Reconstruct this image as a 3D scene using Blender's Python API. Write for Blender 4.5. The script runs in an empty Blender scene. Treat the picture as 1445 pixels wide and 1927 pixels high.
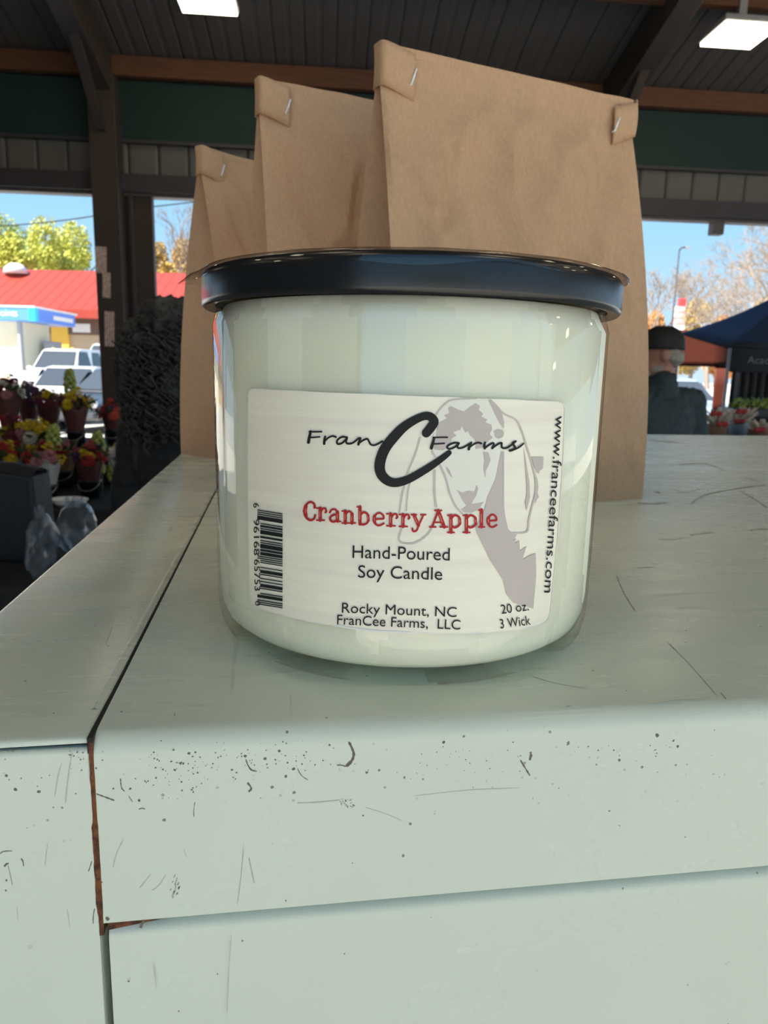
import bpy, bmesh, math, random
from mathutils import Vector, Matrix, noise

# ------------------------------------------------------------------ camera, sky, sun, exposure
SC = bpy.context.scene
COL = SC.collection
IMW, IMH = 1445.0, 1927.0
FPX, PITCH, ROLL = 1340.09, 0.191142, 0.023791
COUNTER = 1.36                      # height of the cabinet top
CAMZ = COUNTER + 0.068
_c, _s = math.cos(PITCH), math.sin(PITCH)
FW = Vector((0, _c, -_s)); _up = Vector((0, _s, _c)); _rt = Vector((1, 0, 0))
RT = math.cos(ROLL) * _rt + math.sin(ROLL) * _up
UP = -math.sin(ROLL) * _rt + math.cos(ROLL) * _up
CAM = Vector((0, 0, CAMZ))

cd = bpy.data.cameras.new('camera')
cam = bpy.data.objects.new('camera', cd); COL.objects.link(cam)
cd.sensor_fit = 'VERTICAL'; cd.sensor_height = 36.0; cd.lens = FPX * 36.0 / IMH
cd.clip_start = 0.01; cd.clip_end = 600
m = Matrix.Identity(4)
for i in range(3):
    m[i][0], m[i][1], m[i][2], m[i][3] = RT[i], UP[i], -FW[i], CAM[i]
cam.matrix_world = m
cd.dof.use_dof = True; cd.dof.focus_distance = 0.165; cd.dof.aperture_fstop = 42
SC.camera = cam

SC.view_settings.view_transform = 'Standard'
SC.view_settings.look = 'None'
SC.view_settings.gamma = 1.0
SC.view_settings.use_curve_mapping = False
SC.view_settings.exposure = 0.37
SC.cycles.use_denoising = True
SC.cycles.max_bounces = 7
SC.cycles.transparent_max_bounces = 16
SC.cycles.sample_clamp_indirect = 6.0

w = bpy.data.worlds.new('sky'); SC.world = w; w.use_nodes = True
nt = w.node_tree; nt.nodes.clear()
tc = nt.nodes.new('ShaderNodeTexCoord'); sp = nt.nodes.new('ShaderNodeSeparateXYZ')
rp = nt.nodes.new('ShaderNodeValToRGB'); bg = nt.nodes.new('ShaderNodeBackground'); wo = nt.nodes.new('ShaderNodeOutputWorld')
nt.links.new(tc.outputs['Generated'], sp.inputs[0]); nt.links.new(sp.outputs['Z'], rp.inputs[0])
nt.links.new(rp.outputs[0], bg.inputs[0]); nt.links.new(bg.outputs[0], wo.inputs[0])
el = rp.color_ramp.elements
el[0].position = 0.0; el[0].color = (0.62, 0.80, 0.98, 1)
el[1].position = 1.0; el[1].color = (0.12, 0.30, 0.75, 1)
e = el.new(0.22); e.color = (0.33, 0.68, 1.0, 1)
bg.inputs[1].default_value = 0.86

SUN_DIR = Vector((-0.50, -0.42, 0.76)).normalized()     # towards the sun: behind and left of the camera
sl = bpy.data.lights.new('sun', 'SUN'); sl.energy = 10.6; sl.angle = 0.01; sl.color = (1.0, 0.94, 0.84)
so = bpy.data.objects.new('sun', sl); COL.objects.link(so)
so.rotation_euler = SUN_DIR.to_track_quat('Z', 'Y').to_euler(); so.location = (-30, -30, 40)
LAMP_STRENGTH = 8.0

# ------------------------------------------------------------------ helpers
R = math.radians
rnd = random.Random(7)

def lin(r, g, b):
    f = lambda c: c / 255 / 12.92 if c / 255 <= 0.04045 else ((c / 255 + 0.055) / 1.055) ** 2.4
    return (f(r), f(g), f(b))

def ray(px, py):
    return (FW + RT * ((px - IMW / 2) / FPX) - UP * ((py - IMH / 2) / FPX))

def at(px, py, Y):
    d = ray(px, py); return CAM + d * (Y / d.y)

def at_z(px, py, z):
    d = ray(px, py); return CAM + d * ((z - CAM.z) / d.z)

def mat(name, col, rough=0.6, metal=0.0, var=0.12, scale=15.0, bump=0.0, bscale=60.0, coat=0.0, emit=0.0, col2=None, detail=4.0, stretch=None, sheen=0.0, spec=0.5):
    mt = bpy.data.materials.new(name); mt.use_nodes = True
    n = mt.node_tree.nodes; L = mt.node_tree.links; b = n['Principled BSDF']
    b.inputs['Roughness'].default_value = rough; b.inputs['Metallic'].default_value = metal
    b.inputs['Coat Weight'].default_value = coat; b.inputs['Coat Roughness'].default_value = 0.05
    b.inputs['Specular IOR Level'].default_value = spec
    if sheen: b.inputs['Sheen Weight'].default_value = sheen
    tcn = n.new('ShaderNodeTexCoord'); mp = n.new('ShaderNodeMapping'); L.new(tcn.outputs['Object'], mp.inputs[0])
    if stretch: mp.inputs['Scale'].default_value = stretch
    nz = n.new('ShaderNodeTexNoise'); nz.inputs['Scale'].default_value = scale; nz.inputs['Detail'].default_value = detail
    L.new(mp.outputs[0], nz.inputs[0])
    mx = n.new('ShaderNodeMix'); mx.data_type = 'RGBA'
    c2 = col2 or tuple(c * (1 - var) for c in col)
    c1 = col if col2 else tuple(min(1, c * (1 + var)) for c in col)
    mx.inputs[6].default_value = (*c1, 1); mx.inputs[7].default_value = (*c2, 1)
    L.new(nz.outputs['Fac'], mx.inputs[0]); L.new(mx.outputs[2], b.inputs['Base Color'])
    if col2:
        rr = n.new('ShaderNodeMapRange'); rr.inputs[1].default_value = 0.4; rr.inputs[2].default_value = 0.6
        L.new(nz.outputs['Fac'], rr.inputs[0]); L.new(rr.outputs[0], mx.inputs[0])
    if emit:
        b.inputs['Emission Color'].default_value = (*col, 1); b.inputs['Emission Strength'].default_value = emit
    if bump:
        n2 = n.new('ShaderNodeTexNoise'); n2.inputs['Scale'].default_value = bscale; n2.inputs['Detail'].default_value = 6
        L.new(mp.outputs[0], n2.inputs[0])
        bp = n.new('ShaderNodeBump'); bp.inputs['Strength'].default_value = 1.0; bp.inputs['Distance'].default_value = bump
        L.new(n2.outputs['Fac'], bp.inputs['Height']); L.new(bp.outputs[0], b.inputs['Normal'])
    return mt

def thin_glass(name, f0=0.045, tint=(1, 1, 1), rough=0.0, haze=None):
    """clear film or glass wall: transparent, with a Fresnel (Schlick) reflection on both sides"""
    mt = bpy.data.materials.new(name); mt.use_nodes = True
    n = mt.node_tree.nodes; L = mt.node_tree.links; n.clear()
    out = n.new('ShaderNodeOutputMaterial'); g = n.new('ShaderNodeNewGeometry')
    dp = n.new('ShaderNodeVectorMath'); dp.operation = 'DOT_PRODUCT'
    L.new(g.outputs['Normal'], dp.inputs[0]); L.new(g.outputs['Incoming'], dp.inputs[1])
    def math_(op, a=None, b=None):
        k = n.new('ShaderNodeMath'); k.operation = op
        for i, v in enumerate((a, b)):
            if v is None: continue
            if isinstance(v, (int, float)): k.inputs[i].default_value = v
            else: L.new(v, k.inputs[i])
        return k.outputs[0]
    c = math_('ABSOLUTE', dp.outputs['Value'])
    p5 = math_('POWER', math_('SUBTRACT', 1.0, c), 5.0)
    fac = math_('ADD', math_('MULTIPLY', p5, 1 - f0), f0)
    tr = n.new('ShaderNodeBsdfTransparent'); tr.inputs[0].default_value = (*tint, 1)
    gl = n.new('ShaderNodeBsdfGlossy'); gl.inputs['Roughness'].default_value = rough
    mx = n.new('ShaderNodeMixShader'); L.new(fac, mx.inputs[0]); L.new(tr.outputs[0], mx.inputs[1]); L.new(gl.outputs[0], mx.inputs[2])
    sh = mx.outputs[0]
    if haze:
        df = n.new('ShaderNodeBsdfDiffuse'); df.inputs[0].default_value = (*haze[1], 1)
        m2 = n.new('ShaderNodeMixShader'); m2.inputs[0].default_value = haze[0]
        L.new(sh, m2.inputs[1]); L.new(df.outputs[0], m2.inputs[2]); sh = m2.outputs[0]
    L.new(sh, out.inputs[0])
    return mt

class MB:
    def __init__(self): self.v = []; self.f = []
    def add(self, vs, fs):
        o = len(self.v); self.v += [Vector(v) for v in vs]; self.f += [tuple(i + o for i in f) for f in fs]; return self
    def box(self, c, s, rot=None):
        c = Vector(c); hx, hy, hz = s[0] / 2, s[1] / 2, s[2] / 2
        vs = [Vector((x, y, z)) for x in (-hx, hx) for y in (-hy, hy) for z in (-hz, hz)]
        if rot is not None: vs = [rot @ v for v in vs]
        return self.add([v + c for v in vs], [(0, 1, 3, 2), (4, 6, 7, 5), (0, 4, 5, 1), (2, 3, 7, 6), (0, 2, 6, 4), (1, 5, 7, 3)])
    def bounds(self, a, b):
        return self.box([(a[i] + b[i]) / 2 for i in range(3)], [abs(b[i] - a[i]) for i in range(3)])
    def prism(self, poly, fn0, fn1):
        n = len(poly)
        self.add([fn0(p) for p in poly] + [fn1(p) for p in poly],
                 [tuple(range(n))[::-1], tuple(range(n, 2 * n))] + [(i, (i + 1) % n, n + (i + 1) % n, n + i) for i in range(n)])
        return self
    def lathe(self, prof, n=48, c=(0, 0, 0), closed=False):
        c = Vector(c); vs = []; fs = []; k = len(prof)
        for i in range(n):
            a = 2 * math.pi * i / n
            for r, z in prof: vs.append(c + Vector((r * math.cos(a), r * math.sin(a), z)))
        rng = k if closed else k - 1
        for i in range(n):
            j = (i + 1) % n
            for q in range(rng):
                q2 = (q + 1) % k
                fs.append((i * k + q, j * k + q, j * k + q2, i * k + q2))
        return self.add(vs, fs)
    def tube(self, path, rad, n=8, caps=True):
        path = [Vector(p) for p in path]; k = len(path)
        rad = rad if isinstance(rad, (list, tuple)) else [rad] * k
        vs = []; fs = []; ref = None
        for i, p in enumerate(path):
            t = (path[min(i + 1, k - 1)] - path[max(i - 1, 0)]).normalized()
            if ref is None: ref = Vector((0, 0, 1)) if abs(t.z) < 0.9 else Vector((1, 0, 0))
            x = t.cross(ref)
            if x.length < 1e-6: x = t.orthogonal()
            x.normalize(); y = t.cross(x); ref = x.cross(t).normalized() if False else ref
            for q in range(n):
                a = 2 * math.pi * q / n; vs.append(p + (x * math.cos(a) + y * math.sin(a)) * rad[i])
        for i in range(k - 1):
            for q in range(n):
                fs.append((i * n + q, i * n + (q + 1) % n, (i + 1) * n + (q + 1) % n, (i + 1) * n + q))
        if caps: fs += [tuple(range(n))[::-1], tuple((k - 1) * n + q for q in range(n))]
        return self.add(vs, fs)
    def ball(self, c, r, sub=2, rot=None):
        bm = bmesh.new(); bmesh.ops.create_icosphere(bm, subdivisions=sub, radius=1.0)
        r = r if isinstance(r, (tuple, list)) else (r, r, r); c = Vector(c); vs = []
        bm.verts.ensure_lookup_table()
        for v in bm.verts:
            q = Vector((v.co.x * r[0], v.co.y * r[1], v.co.z * r[2]))
            if rot is not None: q = rot @ q
            vs.append(c + q)
        fs = [tuple(v.index for v in f.verts) for f in bm.faces]; bm.free()
        return self.add(vs, fs)
    def grid(self, fn, nu, nv):
        vs = [fn(i / nu, j / nv) for j in range(nv + 1) for i in range(nu + 1)]
        return self.add(vs, [(j * (nu + 1) + i, j * (nu + 1) + i + 1, (j + 1) * (nu + 1) + i + 1, (j + 1) * (nu + 1) + i) for j in range(nv) for i in range(nu)])
    def mesh(self, name, mt, smooth=False, recalc=True):
        me = bpy.data.meshes.new(name); me.from_pydata([tuple(v) for v in self.v], [], self.f)
        if recalc:
            bm = bmesh.new(); bm.from_mesh(me); bmesh.ops.recalc_face_normals(bm, faces=bm.faces); bm.to_mesh(me); bm.free()
        if mt: me.materials.append(mt)
        if smooth:
            for p in me.polygons: p.use_smooth = True
        me.update(); return me
    def build(self, name, mt, parent=None, smooth=False, bevel=0.0, loc=None, auto=None):
        me = self.mesh(name, mt, smooth)
        o = link(name, me, parent)
        if loc is not None: o.location = loc
        if bevel:
            b = o.modifiers.new('bevel', 'BEVEL'); b.width = bevel; b.segments = 2; b.limit_method = 'ANGLE'
        if auto:
            try: me.set_sharp_from_angle(angle=R(auto))
            except Exception: pass
        return o

def link(name, data, parent=None, loc=None, rot=None, scale=None):
    o = bpy.data.objects.new(name, data); COL.objects.link(o)
    if parent: o.parent = parent
    if loc is not None: o.location = loc
    if rot is not None: o.rotation_euler = rot
    if scale is not None: o.scale = scale
    return o

def tag(o, label=None, cat=None, group=None, kind=None):
    if label: o['label'] = label
    if cat: o['category'] = cat
    if group: o['group'] = group
    if kind: o['kind'] = kind
    return o

def thing(name, label, cat, loc=(0, 0, 0), rz=0.0, group=None):
    o = link(name, None, None, loc, (0, 0, rz)); o.empty_display_size = 0.05
    return tag(o, label, cat, group)

def struct(o): o['kind'] = 'structure'; return o

def catmull(pts, k=8):
    P = [Vector(p) for p in pts]; out = []
    for i in range(len(P) - 1):
        p0 = P[max(i - 1, 0)]; p1 = P[i]; p2 = P[i + 1]; p3 = P[min(i + 2, len(P) - 1)]
        for j in range(k):
            t = j / k
            out.append(0.5 * ((2 * p1) + (-p0 + p2) * t + (2 * p0 - 5 * p1 + 4 * p2 - p3) * t * t + (-p0 + 3 * p1 - 3 * p2 + p3) * t ** 3))
    out.append(P[-1]); return out

def text_mesh(s):
    cu = bpy.data.curves.new('lettering_curve', 'FONT'); cu.body = s; cu.resolution_u = 4
    ob = bpy.data.objects.new('lettering_curve', cu); COL.objects.link(ob)
    dg = bpy.context.evaluated_depsgraph_get(); me = bpy.data.meshes.new_from_object(ob.evaluated_get(dg))
    vs = [(v.co.x, v.co.y) for v in me.vertices]; fs = [tuple(p.vertices) for p in me.polygons]
    bpy.data.objects.remove(ob); bpy.data.curves.remove(cu); bpy.data.meshes.remove(me)
    return vs, fs
_hv, _ = text_mesh('H'); CAPH = max(v[1] for v in _hv) - min(v[1] for v in _hv)

def remeshed(name, prims, voxel, mt, parent, smooth=5, shake=0.0):
    """one continuous surface grown over tapered limbs ('cap') and ellipsoids ('ell')"""
    b = MB()
    for p in prims:
        if p[0] == 'cap':
            _, p0, r0, p1, r1 = p; p0 = Vector(p0); p1 = Vector(p1)
            b.tube([p0.lerp(p1, t / 4) for t in range(5)], [r0 + (r1 - r0) * t / 4 for t in range(5)], 14)
            b.ball(p0, r0); b.ball(p1, r1)
        else:
            b.ball(p[1], p[2], 3, p[3] if len(p) > 3 else None)
    me = b.mesh(name, None); ob = bpy.data.objects.new(name + '_source', me); COL.objects.link(ob)
    md = ob.modifiers.new('r', 'REMESH'); md.mode = 'VOXEL'; md.voxel_size = voxel
    if smooth:
        sm = ob.modifiers.new('s', 'SMOOTH'); sm.iterations = smooth; sm.factor = 0.6
    dg = bpy.context.evaluated_depsgraph_get(); nm = bpy.data.meshes.new_from_object(ob.evaluated_get(dg))
    bpy.data.objects.remove(ob); bpy.data.meshes.remove(me)
    nm.name = name; nm.materials.clear(); nm.materials.append(mt)
    for p in nm.polygons: p.use_smooth = True
    if shake:
        for v in nm.vertices:
            v.co += Vector(v.normal) * (noise.noise(v.co * 38) * shake + noise.noise(v.co * 90) * shake * 0.5)
    return link(name, nm, parent)

# ------------------------------------------------------------------ materials
def cabinet_paint():
    mt = bpy.data.materials.new('painted_steel'); mt.use_nodes = True
    n = mt.node_tree.nodes; L = mt.node_tree.links; b = n['Principled BSDF']; b.inputs['Specular IOR Level'].default_value = 0.32
    tcn = n.new('ShaderNodeTexCoord'); P = tcn.outputs['Object']
    def mapping(s):
        k = n.new('ShaderNodeMapping'); k.inputs['Scale'].default_value = s; L.new(P, k.inputs[0]); return k.outputs[0]
    def nz(vec, sc, det=4, rgh=0.5):
        k = n.new('ShaderNodeTexNoise'); k.inputs['Scale'].default_value = sc; k.inputs['Detail'].default_value = det
        k.inputs['Roughness'].default_value = rgh; L.new(vec, k.inputs[0]); return k.outputs['Fac']
    def rng(v, a, b2, c=0.0, d=1.0):
        k = n.new('ShaderNodeMapRange'); k.inputs[1].default_value = a; k.inputs[2].default_value = b2
        k.inputs[3].default_value = c; k.inputs[4].default_value = d; L.new(v, k.inputs[0]); return k.outputs[0]
    def mth(op, a, c):
        k = n.new('ShaderNodeMath'); k.operation = op
        for i, v in enumerate((a, c)):
            if isinstance(v, (int, float)): k.inputs[i].default_value = v
            else: L.new(v, k.inputs[i])
        return k.outputs[0]
    def mix(f, a, c):
        k = n.new('ShaderNodeMix'); k.data_type = 'RGBA'
        if isinstance(f, float): k.inputs[0].default_value = f
        else: L.new(f, k.inputs[0])
        for i, v in ((6, a), (7, c)):
            if isinstance(v, tuple): k.inputs[i].default_value = (*v, 1)
            else: L.new(v, k.inputs[i])
        return k.outputs[2]
    base = mix(nz(P, 9, 3), (0.62, 0.675, 0.565), (0.67, 0.72, 0.61))
    base = mix(rng(nz(mapping((14, 5, 9)), 2.2, 2), 0.35, 0.85, 0, 0.15), base, (0.55, 0.56, 0.46))       # grubby film
    # chipped dots, clustered
    vo = n.new('ShaderNodeTexVoronoi'); vo.inputs['Scale'].default_value = 760; L.new(P, vo.inputs['Vector'])
    sepc = n.new('ShaderNodeSeparateColor'); L.new(vo.outputs['Color'], sepc.inputs[0])
    wob = mth('MULTIPLY', nz(P, 2200, 2), 0.24)
    dot = mth('LESS_THAN', mth('SUBTRACT', vo.outputs['Distance'], wob), mth('MULTIPLY', sepc.outputs[1], 0.14))
    keep = mth('GREATER_THAN', sepc.outputs[0], 0.72)
    sx = n.new('ShaderNodeSeparateXYZ'); L.new(P, sx.inputs[0])
    band = mth('MULTIPLY', rng(sx.outputs['Z'], COUNTER - 0.024, COUNTER - 0.010), rng(sx.outputs['Z'], COUNTER - 0.0022, COUNTER - 0.0035))
    clus = rng(nz(P, 55, 2), 0.46, 0.54)
    chips = mth('MULTIPLY', mth('MULTIPLY', dot, keep), mth('MULTIPLY', band, clus))
    sparse = mth('MULTIPLY', mth('MULTIPLY', dot, mth('GREATER_THAN', sepc.outputs[0], 0.988)), 0.8)
    chips = mth('MAXIMUM', chips, sparse)
    # hairline scratches on the top, running with the depth
    scr = mth('MULTIPLY', rng(nz(mapping((330, 14, 330)), 1.0, 2), 0.71, 0.74, 0, 0.30), rng(nz(P, 20, 2), 0.5, 0.6))
    scr2 = mth('MULTIPLY', rng(nz(mapping((420, 420, 26)), 1.0, 2), 0.72, 0.75, 0, 0.35), rng(nz(P, 33, 2), 0.52, 0.6))
    col = mix(mth('MAXIMUM', scr, scr2), base, (0.22, 0.21, 0.18))
    col = mix(chips, col, (0.12, 0.10, 0.075))
    L.new(col, b.inputs['Base Color'])
    rough = rng(nz(mapping((10, 60, 10)), 1.0, 6, 0.65), 0.35, 0.7, 0.22, 0.36)
    L.new(rough, b.inputs['Roughness'])
    bp = n.new('ShaderNodeBump'); bp.inputs['Distance'].default_value = 0.00010; bp.inputs['Strength'].default_value = 0.15
    L.new(nz(mapping((40, 160, 40)), 1.0, 5, 0.6), bp.inputs['Height']); L.new(bp.outputs[0], b.inputs['Normal'])
    return mt

def kraft():
    mt = mat('kraft_paper', lin(200, 160, 124), 0.82, var=0.06, scale=30, bump=0.0002, bscale=120, spec=0.25)
    n = mt.node_tree.nodes; L = mt.node_tree.links; b = n['Principled BSDF']
    mx = [k for k in n if k.type == 'MIX'][0]
    fb = n.new('ShaderNodeTexNoise'); fb.inputs['Scale'].default_value = 700; fb.inputs['Detail'].default_value = 3
    tcn = n.new('ShaderNodeTexCoord'); mp = n.new('ShaderNodeMapping'); mp.inputs['Scale'].default_value = (1, 1, 0.45)
    L.new(tcn.outputs['Object'], mp.inputs[0]); L.new(mp.outputs[0], fb.inputs[0])
    m2 = n.new('ShaderNodeMix'); m2.data_type = 'RGBA'; m2.blend_type = 'MULTIPLY'; m2.inputs[0].default_value = 1.0
    rr = n.new('ShaderNodeMapRange'); rr.inputs[1].default_value = 0.3; rr.inputs[2].default_value = 0.7; rr.inputs[3].default_value = 0.93; rr.inputs[4].default_value = 1.05
    L.new(fb.outputs['Fac'], rr.inputs[0]); L.new(mx.outputs[2], m2.inputs[6]); L.new(rr.outputs[0], m2.inputs[7]); L.new(m2.outputs[2], b.inputs['Base Color'])
    return mt

def label_paper():
    mt = mat('label_paper', (0.91, 0.865, 0.71), 0.45, var=0.04, scale=18, spec=0.4)
    n = mt.node_tree.nodes; L = mt.node_tree.links; b = n['Principled BSDF']
    mx = [k for k in n if k.type == 'MIX'][0]
    tcn = n.new('ShaderNodeTexCoord'); mp = n.new('ShaderNodeMapping'); mp.inputs['Scale'].default_value = (14, 14, 420)
    L.new(tcn.outputs['Object'], mp.inputs[0])
    g = n.new('ShaderNodeTexNoise'); g.inputs['Scale'].default_value = 1.0; g.inputs['Detail'].default_value = 5; L.new(mp.outputs[0], g.inputs[0])
    rr = n.new('ShaderNodeMapRange'); rr.inputs[1].default_value = 0.42; rr.inputs[2].default_value = 0.72; rr.inputs[3].default_value = 0.0; rr.inputs[4].default_value = 0.5
    L.new(g.outputs['Fac'], rr.inputs[0])
    m2 = n.new('ShaderNodeMix'); m2.data_type = 'RGBA'; L.new(rr.outputs[0], m2.inputs[0]); L.new(mx.outputs[2], m2.inputs[6]); m2.inputs[7].default_value = (0.77, 0.70, 0.61, 1)
    L.new(m2.outputs[2], b.inputs['Base Color'])
    return mt

M = {}
M['paint'] = cabinet_paint()
M['rust'] = mat('rust', lin(120, 72, 40), 0.9, col2=lin(70, 42, 28), scale=500, bump=0.0004, bscale=800)
M['gap'] = mat('dark_gap', (0.02, 0.018, 0.015), 0.9)
M['kraft'] = kraft()
M['staple'] = mat('staple_steel', (0.95, 0.95, 0.94), 0.4, 0.0, var=0.05)
M['wax'] = mat('wax', (0.98, 0.955, 0.69), 0.55, var=0.02, scale=40, spec=0.3)
_b = M['wax'].node_tree.nodes['Principled BSDF']; _b.inputs['Subsurface Weight'].default_value = 1.0; _b.inputs['Subsurface Scale'].default_value = 1.0; _b.inputs['Subsurface Radius'].default_value = (0.012, 0.011, 0.008)
M['glass'] = thin_glass('jar_glass', 0.07)
M['glass_inner'] = thin_glass('jar_glass_against_wax', 0.004)
for _n in M['glass_inner'].node_tree.nodes:
    if _n.type == 'MATH' and _n.operation == 'POWER': _n.inputs[1].default_value = 60.0
M['film'] = thin_glass('shrink_film', 0.05, (0.95, 0.94, 0.93), 0.05)
M['lid'] = mat('black_lid', (0.010, 0.011, 0.013), 0.24, 0.0, var=0.1, bump=0.00002, bscale=700, spec=0.5)
M['label'] = label_paper()
M['edge'] = mat('label_edge', (0.80, 0.78, 0.68), 0.4, var=0.03)
M['ink'] = mat('black_ink', (0.022, 0.022, 0.022), 0.6, var=0.05, spec=0.15)
M['ink_red'] = mat('red_ink', (0.44, 0.030, 0.030), 0.6, var=0.05, spec=0.15)
M['ink_pink'] = mat('pink_ink', (0.72, 0.20, 0.16), 0.5, var=0.05)
M['goat'] = mat('goat_print', (0.53, 0.465, 0.42), 0.5, var=0.06, scale=60)
M['goat_line'] = mat('goat_outline_print', (0.56, 0.505, 0.46), 0.5, var=0.05)
M['goat_light'] = mat('goat_light_print', (0.82, 0.80, 0.69), 0.5, var=0.04)
M['wick'] = mat('wick', (0.7, 0.68, 0.6), 0.8)

# ------------------------------------------------------------------ the shed: floor, walls, roof, posts
YA = R(5.0)
WU = Vector((math.cos(YA), math.sin(YA), 0)); WN = Vector((math.sin(YA), -math.cos(YA), 0))   # along the far wall; towards the camera
WO = Vector((0, 8.0, 0))
def wl(s, n, z): return WO + WU * s + WN * n + Vector((0, 0, z))
WROT = Matrix.Rotation(YA, 3, 'Z')
def wbox(b, s0, s1, n0, n1, z0, z1):
    return b.box(wl((s0 + s1) / 2, (n0 + n1) / 2, (z0 + z1) / 2), (s1 - s0, n1 - n0, z1 - z0), WROT)
DEPTH = 10.2; RIDGE = 5.1; PITCHR = 0.24; EAVE = 4.42; SL, SR = -13.2, 12.6
def roofz(n): return EAVE + PITCHR * (n if n < RIDGE else 2 * RIDGE - n)

M['concrete'] = mat('concrete_floor', (0.42, 0.40, 0.35), 0.7, var=0.2, scale=3, bump=0.002, bscale=40)
M['deck'] = mat('roof_deck_steel', (0.105, 0.090, 0.082), 0.6, 0.0, var=0.2, scale=2)
M['green'] = mat('dark_green_sheet', (0.005, 0.026, 0.021), 0.7, var=0.15, scale=3)
M['beige'] = mat('grey_beige_sheet', (0.125, 0.120, 0.105), 0.6, var=0.1, scale=4)
M['steel_dark'] = mat('dark_steel_beam', (0.045, 0.040, 0.045), 0.55, var=0.2, scale=3)
M['post'] = mat('brown_post_paint', (0.055, 0.038, 0.029), 0.6, var=0.25, scale=4, stretch=(1, 1, 0.2))
M['timber'] = mat('stained_timber', (0.13, 0.050, 0.022), 0.7, var=0.45, scale=5, stretch=(1, 6, 6))
M['frame'] = mat('window_trim', (0.10, 0.085, 0.08), 0.5, var=0.1)

struct(wbox(MB(), SL, SR, -0.3, DEPTH + 0.3, -0.2, 0.0).build('floor', M['concrete']))
# roof deck slabs (dark), with individual deck sheets hung beneath
cb = MB()
for a, b2 in ((-0.5, RIDGE), (RIDGE, DEPTH + 0.5)):
    cb.prism([(a, roofz(a) + 0.03), (b2, roofz(b2) + 0.03), (b2, roofz(b2) + 0.16), (a, roofz(a) + 0.16)],
             lambda p: wl(SL, p[0], p[1]), lambda p: wl(SR, p[0], p[1]))
ceil_o = struct(cb.build('ceiling', M['deck']))
pan = MB(); pw = 0.30
pan.prism([(0.004, 0.0), (0.02, -0.007), (0.12, -0.007), (0.135, 0.0), (0.165, 0.0), (0.18, -0.007), (0.28, -0.007), (0.296, 0.0), (0.296, 0.012), (0.004, 0.012)],
          lambda p: Vector((p[0], 0, p[1])), lambda p: Vector((p[0], -math.hypot(RIDGE, RIDGE * PITCHR), p[1])))
pan_me = pan.mesh('panel', M['deck'])
ns = int((9.6 + 9.6) / pw)
for i in range(ns):
    s0 = -9.6 + i * pw
    o = link('panel', pan_me, ceil_o, wl(s0, 0, EAVE + 0.015)); o.rotation_euler = (-math.atan(PITCHR), 0, YA)

# far wall: bands above the openings
wallb = struct(wbox(MB(), SL, SR, -0.16, -0.10, 3.36, EAVE).build('wall_back', M['steel_dark']))
wbox(MB(), SL, SR, -0.10, 0.0, 3.69, 4.24).build('green_band', M['green'], wallb)
for i in range(64):
    s0 = -9.6 + i * 0.3
    b = MB(); b.prism([(s0 + 0.006, -0.10), (s0 + 0.006, -0.052), (s0 + 0.03, -0.04), (s0 + 0.27, -0.04), (s0 + 0.294, -0.052), (s0 + 0.294, -0.10)],
                      lambda p: wl(p[0], p[1], 3.36), lambda p: wl(p[0], p[1], 3.66))
    b.build('panel', M['beige'], wallb)
wbox(MB(), SL, SR, -0.10, 0.03, 3.66, 3.69).build('drip_edge', M['steel_dark'], wallb)
struct(wbox(MB(), SL, SR, -0.14, 0.06, 3.19, 3.36).build('trim_1', M['steel_dark']))          # lintel beam
struct(wbox(MB(), SL, SR, -0.13, 0.0, 3.16, 3.19).build('trim_2', M['frame']))                # light strip under the lintel
# openings: jambs beside the post at the left, and at the right post
PW = 0.26
posts = [(-8.02 + 5.14 * i) for i in range(5)]            # -8.02, -2.88, 2.26, 7.40
k = 3
for s in (-8.02, -2.88, 2.26, 7.40):
    b = MB(); wbox(b, s - PW / 2, s + PW / 2, -0.06, 0.20, 0, 4.24)
    po = struct(b.build('trim_%d' % k, M['post'], bevel=0.008)); k += 1
    b = MB(); wbox(b, s + PW / 2, s + PW / 2 + 0.27, -0.14, -0.04, 0, 3.17); b.build('jamb', M['post'], po, bevel=0.006)
    b = MB(); wbox(b, s + PW / 2 + 0.04, s + PW / 2 + 0.09, -0.04, 0.01, 0, 3.17); b.build('conduit', M['steel_dark'], po, bevel=0.01)
    # rafter rising from the post top, under the deck
    b = MB(); r0, r1 = -0.05, RIDGE
    b.prism([(r0, roofz(r0) - 0.40), (r1, roofz(r1) - 0.30), (r1, roofz(r1) - 0.035), (r0, roofz(r0) - 0.035)],
            lambda p: wl(s - 0.10, p[0], p[1]), lambda p: wl(s + 0.10, p[0], p[1]))
    b.build('rafter', M['post'], po, bevel=0.006)
    b = MB(); b.prism([(0.18, 3.70), (0.26, 3.70), (1.05, roofz(1.05) - 0.3), (0.92, roofz(0.92) - 0.3)],
                      lambda p: wl(s - 0.045, p[0], p[1]), lambda p: wl(s + 0.045, p[0], p[1]))
    b.build('knee_brace', M['post'], po, bevel=0.005)
# timber purlins along the eave and up the slope
for n_ in (0.06, 1.42, 2.9):
    z = roofz(n_)
    wbox(MB(), SL, SR, n_ - 0.03, n_ + 0.05, z - 0.19, z - 0.01).build('trim_%d' % k, M['timber']); struct(bpy.data.objects['trim_%d' % k]); k += 1
# short stub hanging under the right lintel
wbox(MB(), 3.56, 3.69, -0.10, 0.0, 3.03, 3.17).build('trim_%d' % k, M['frame']); struct(bpy.data.objects['trim_%d' % k]); k += 1
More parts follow.
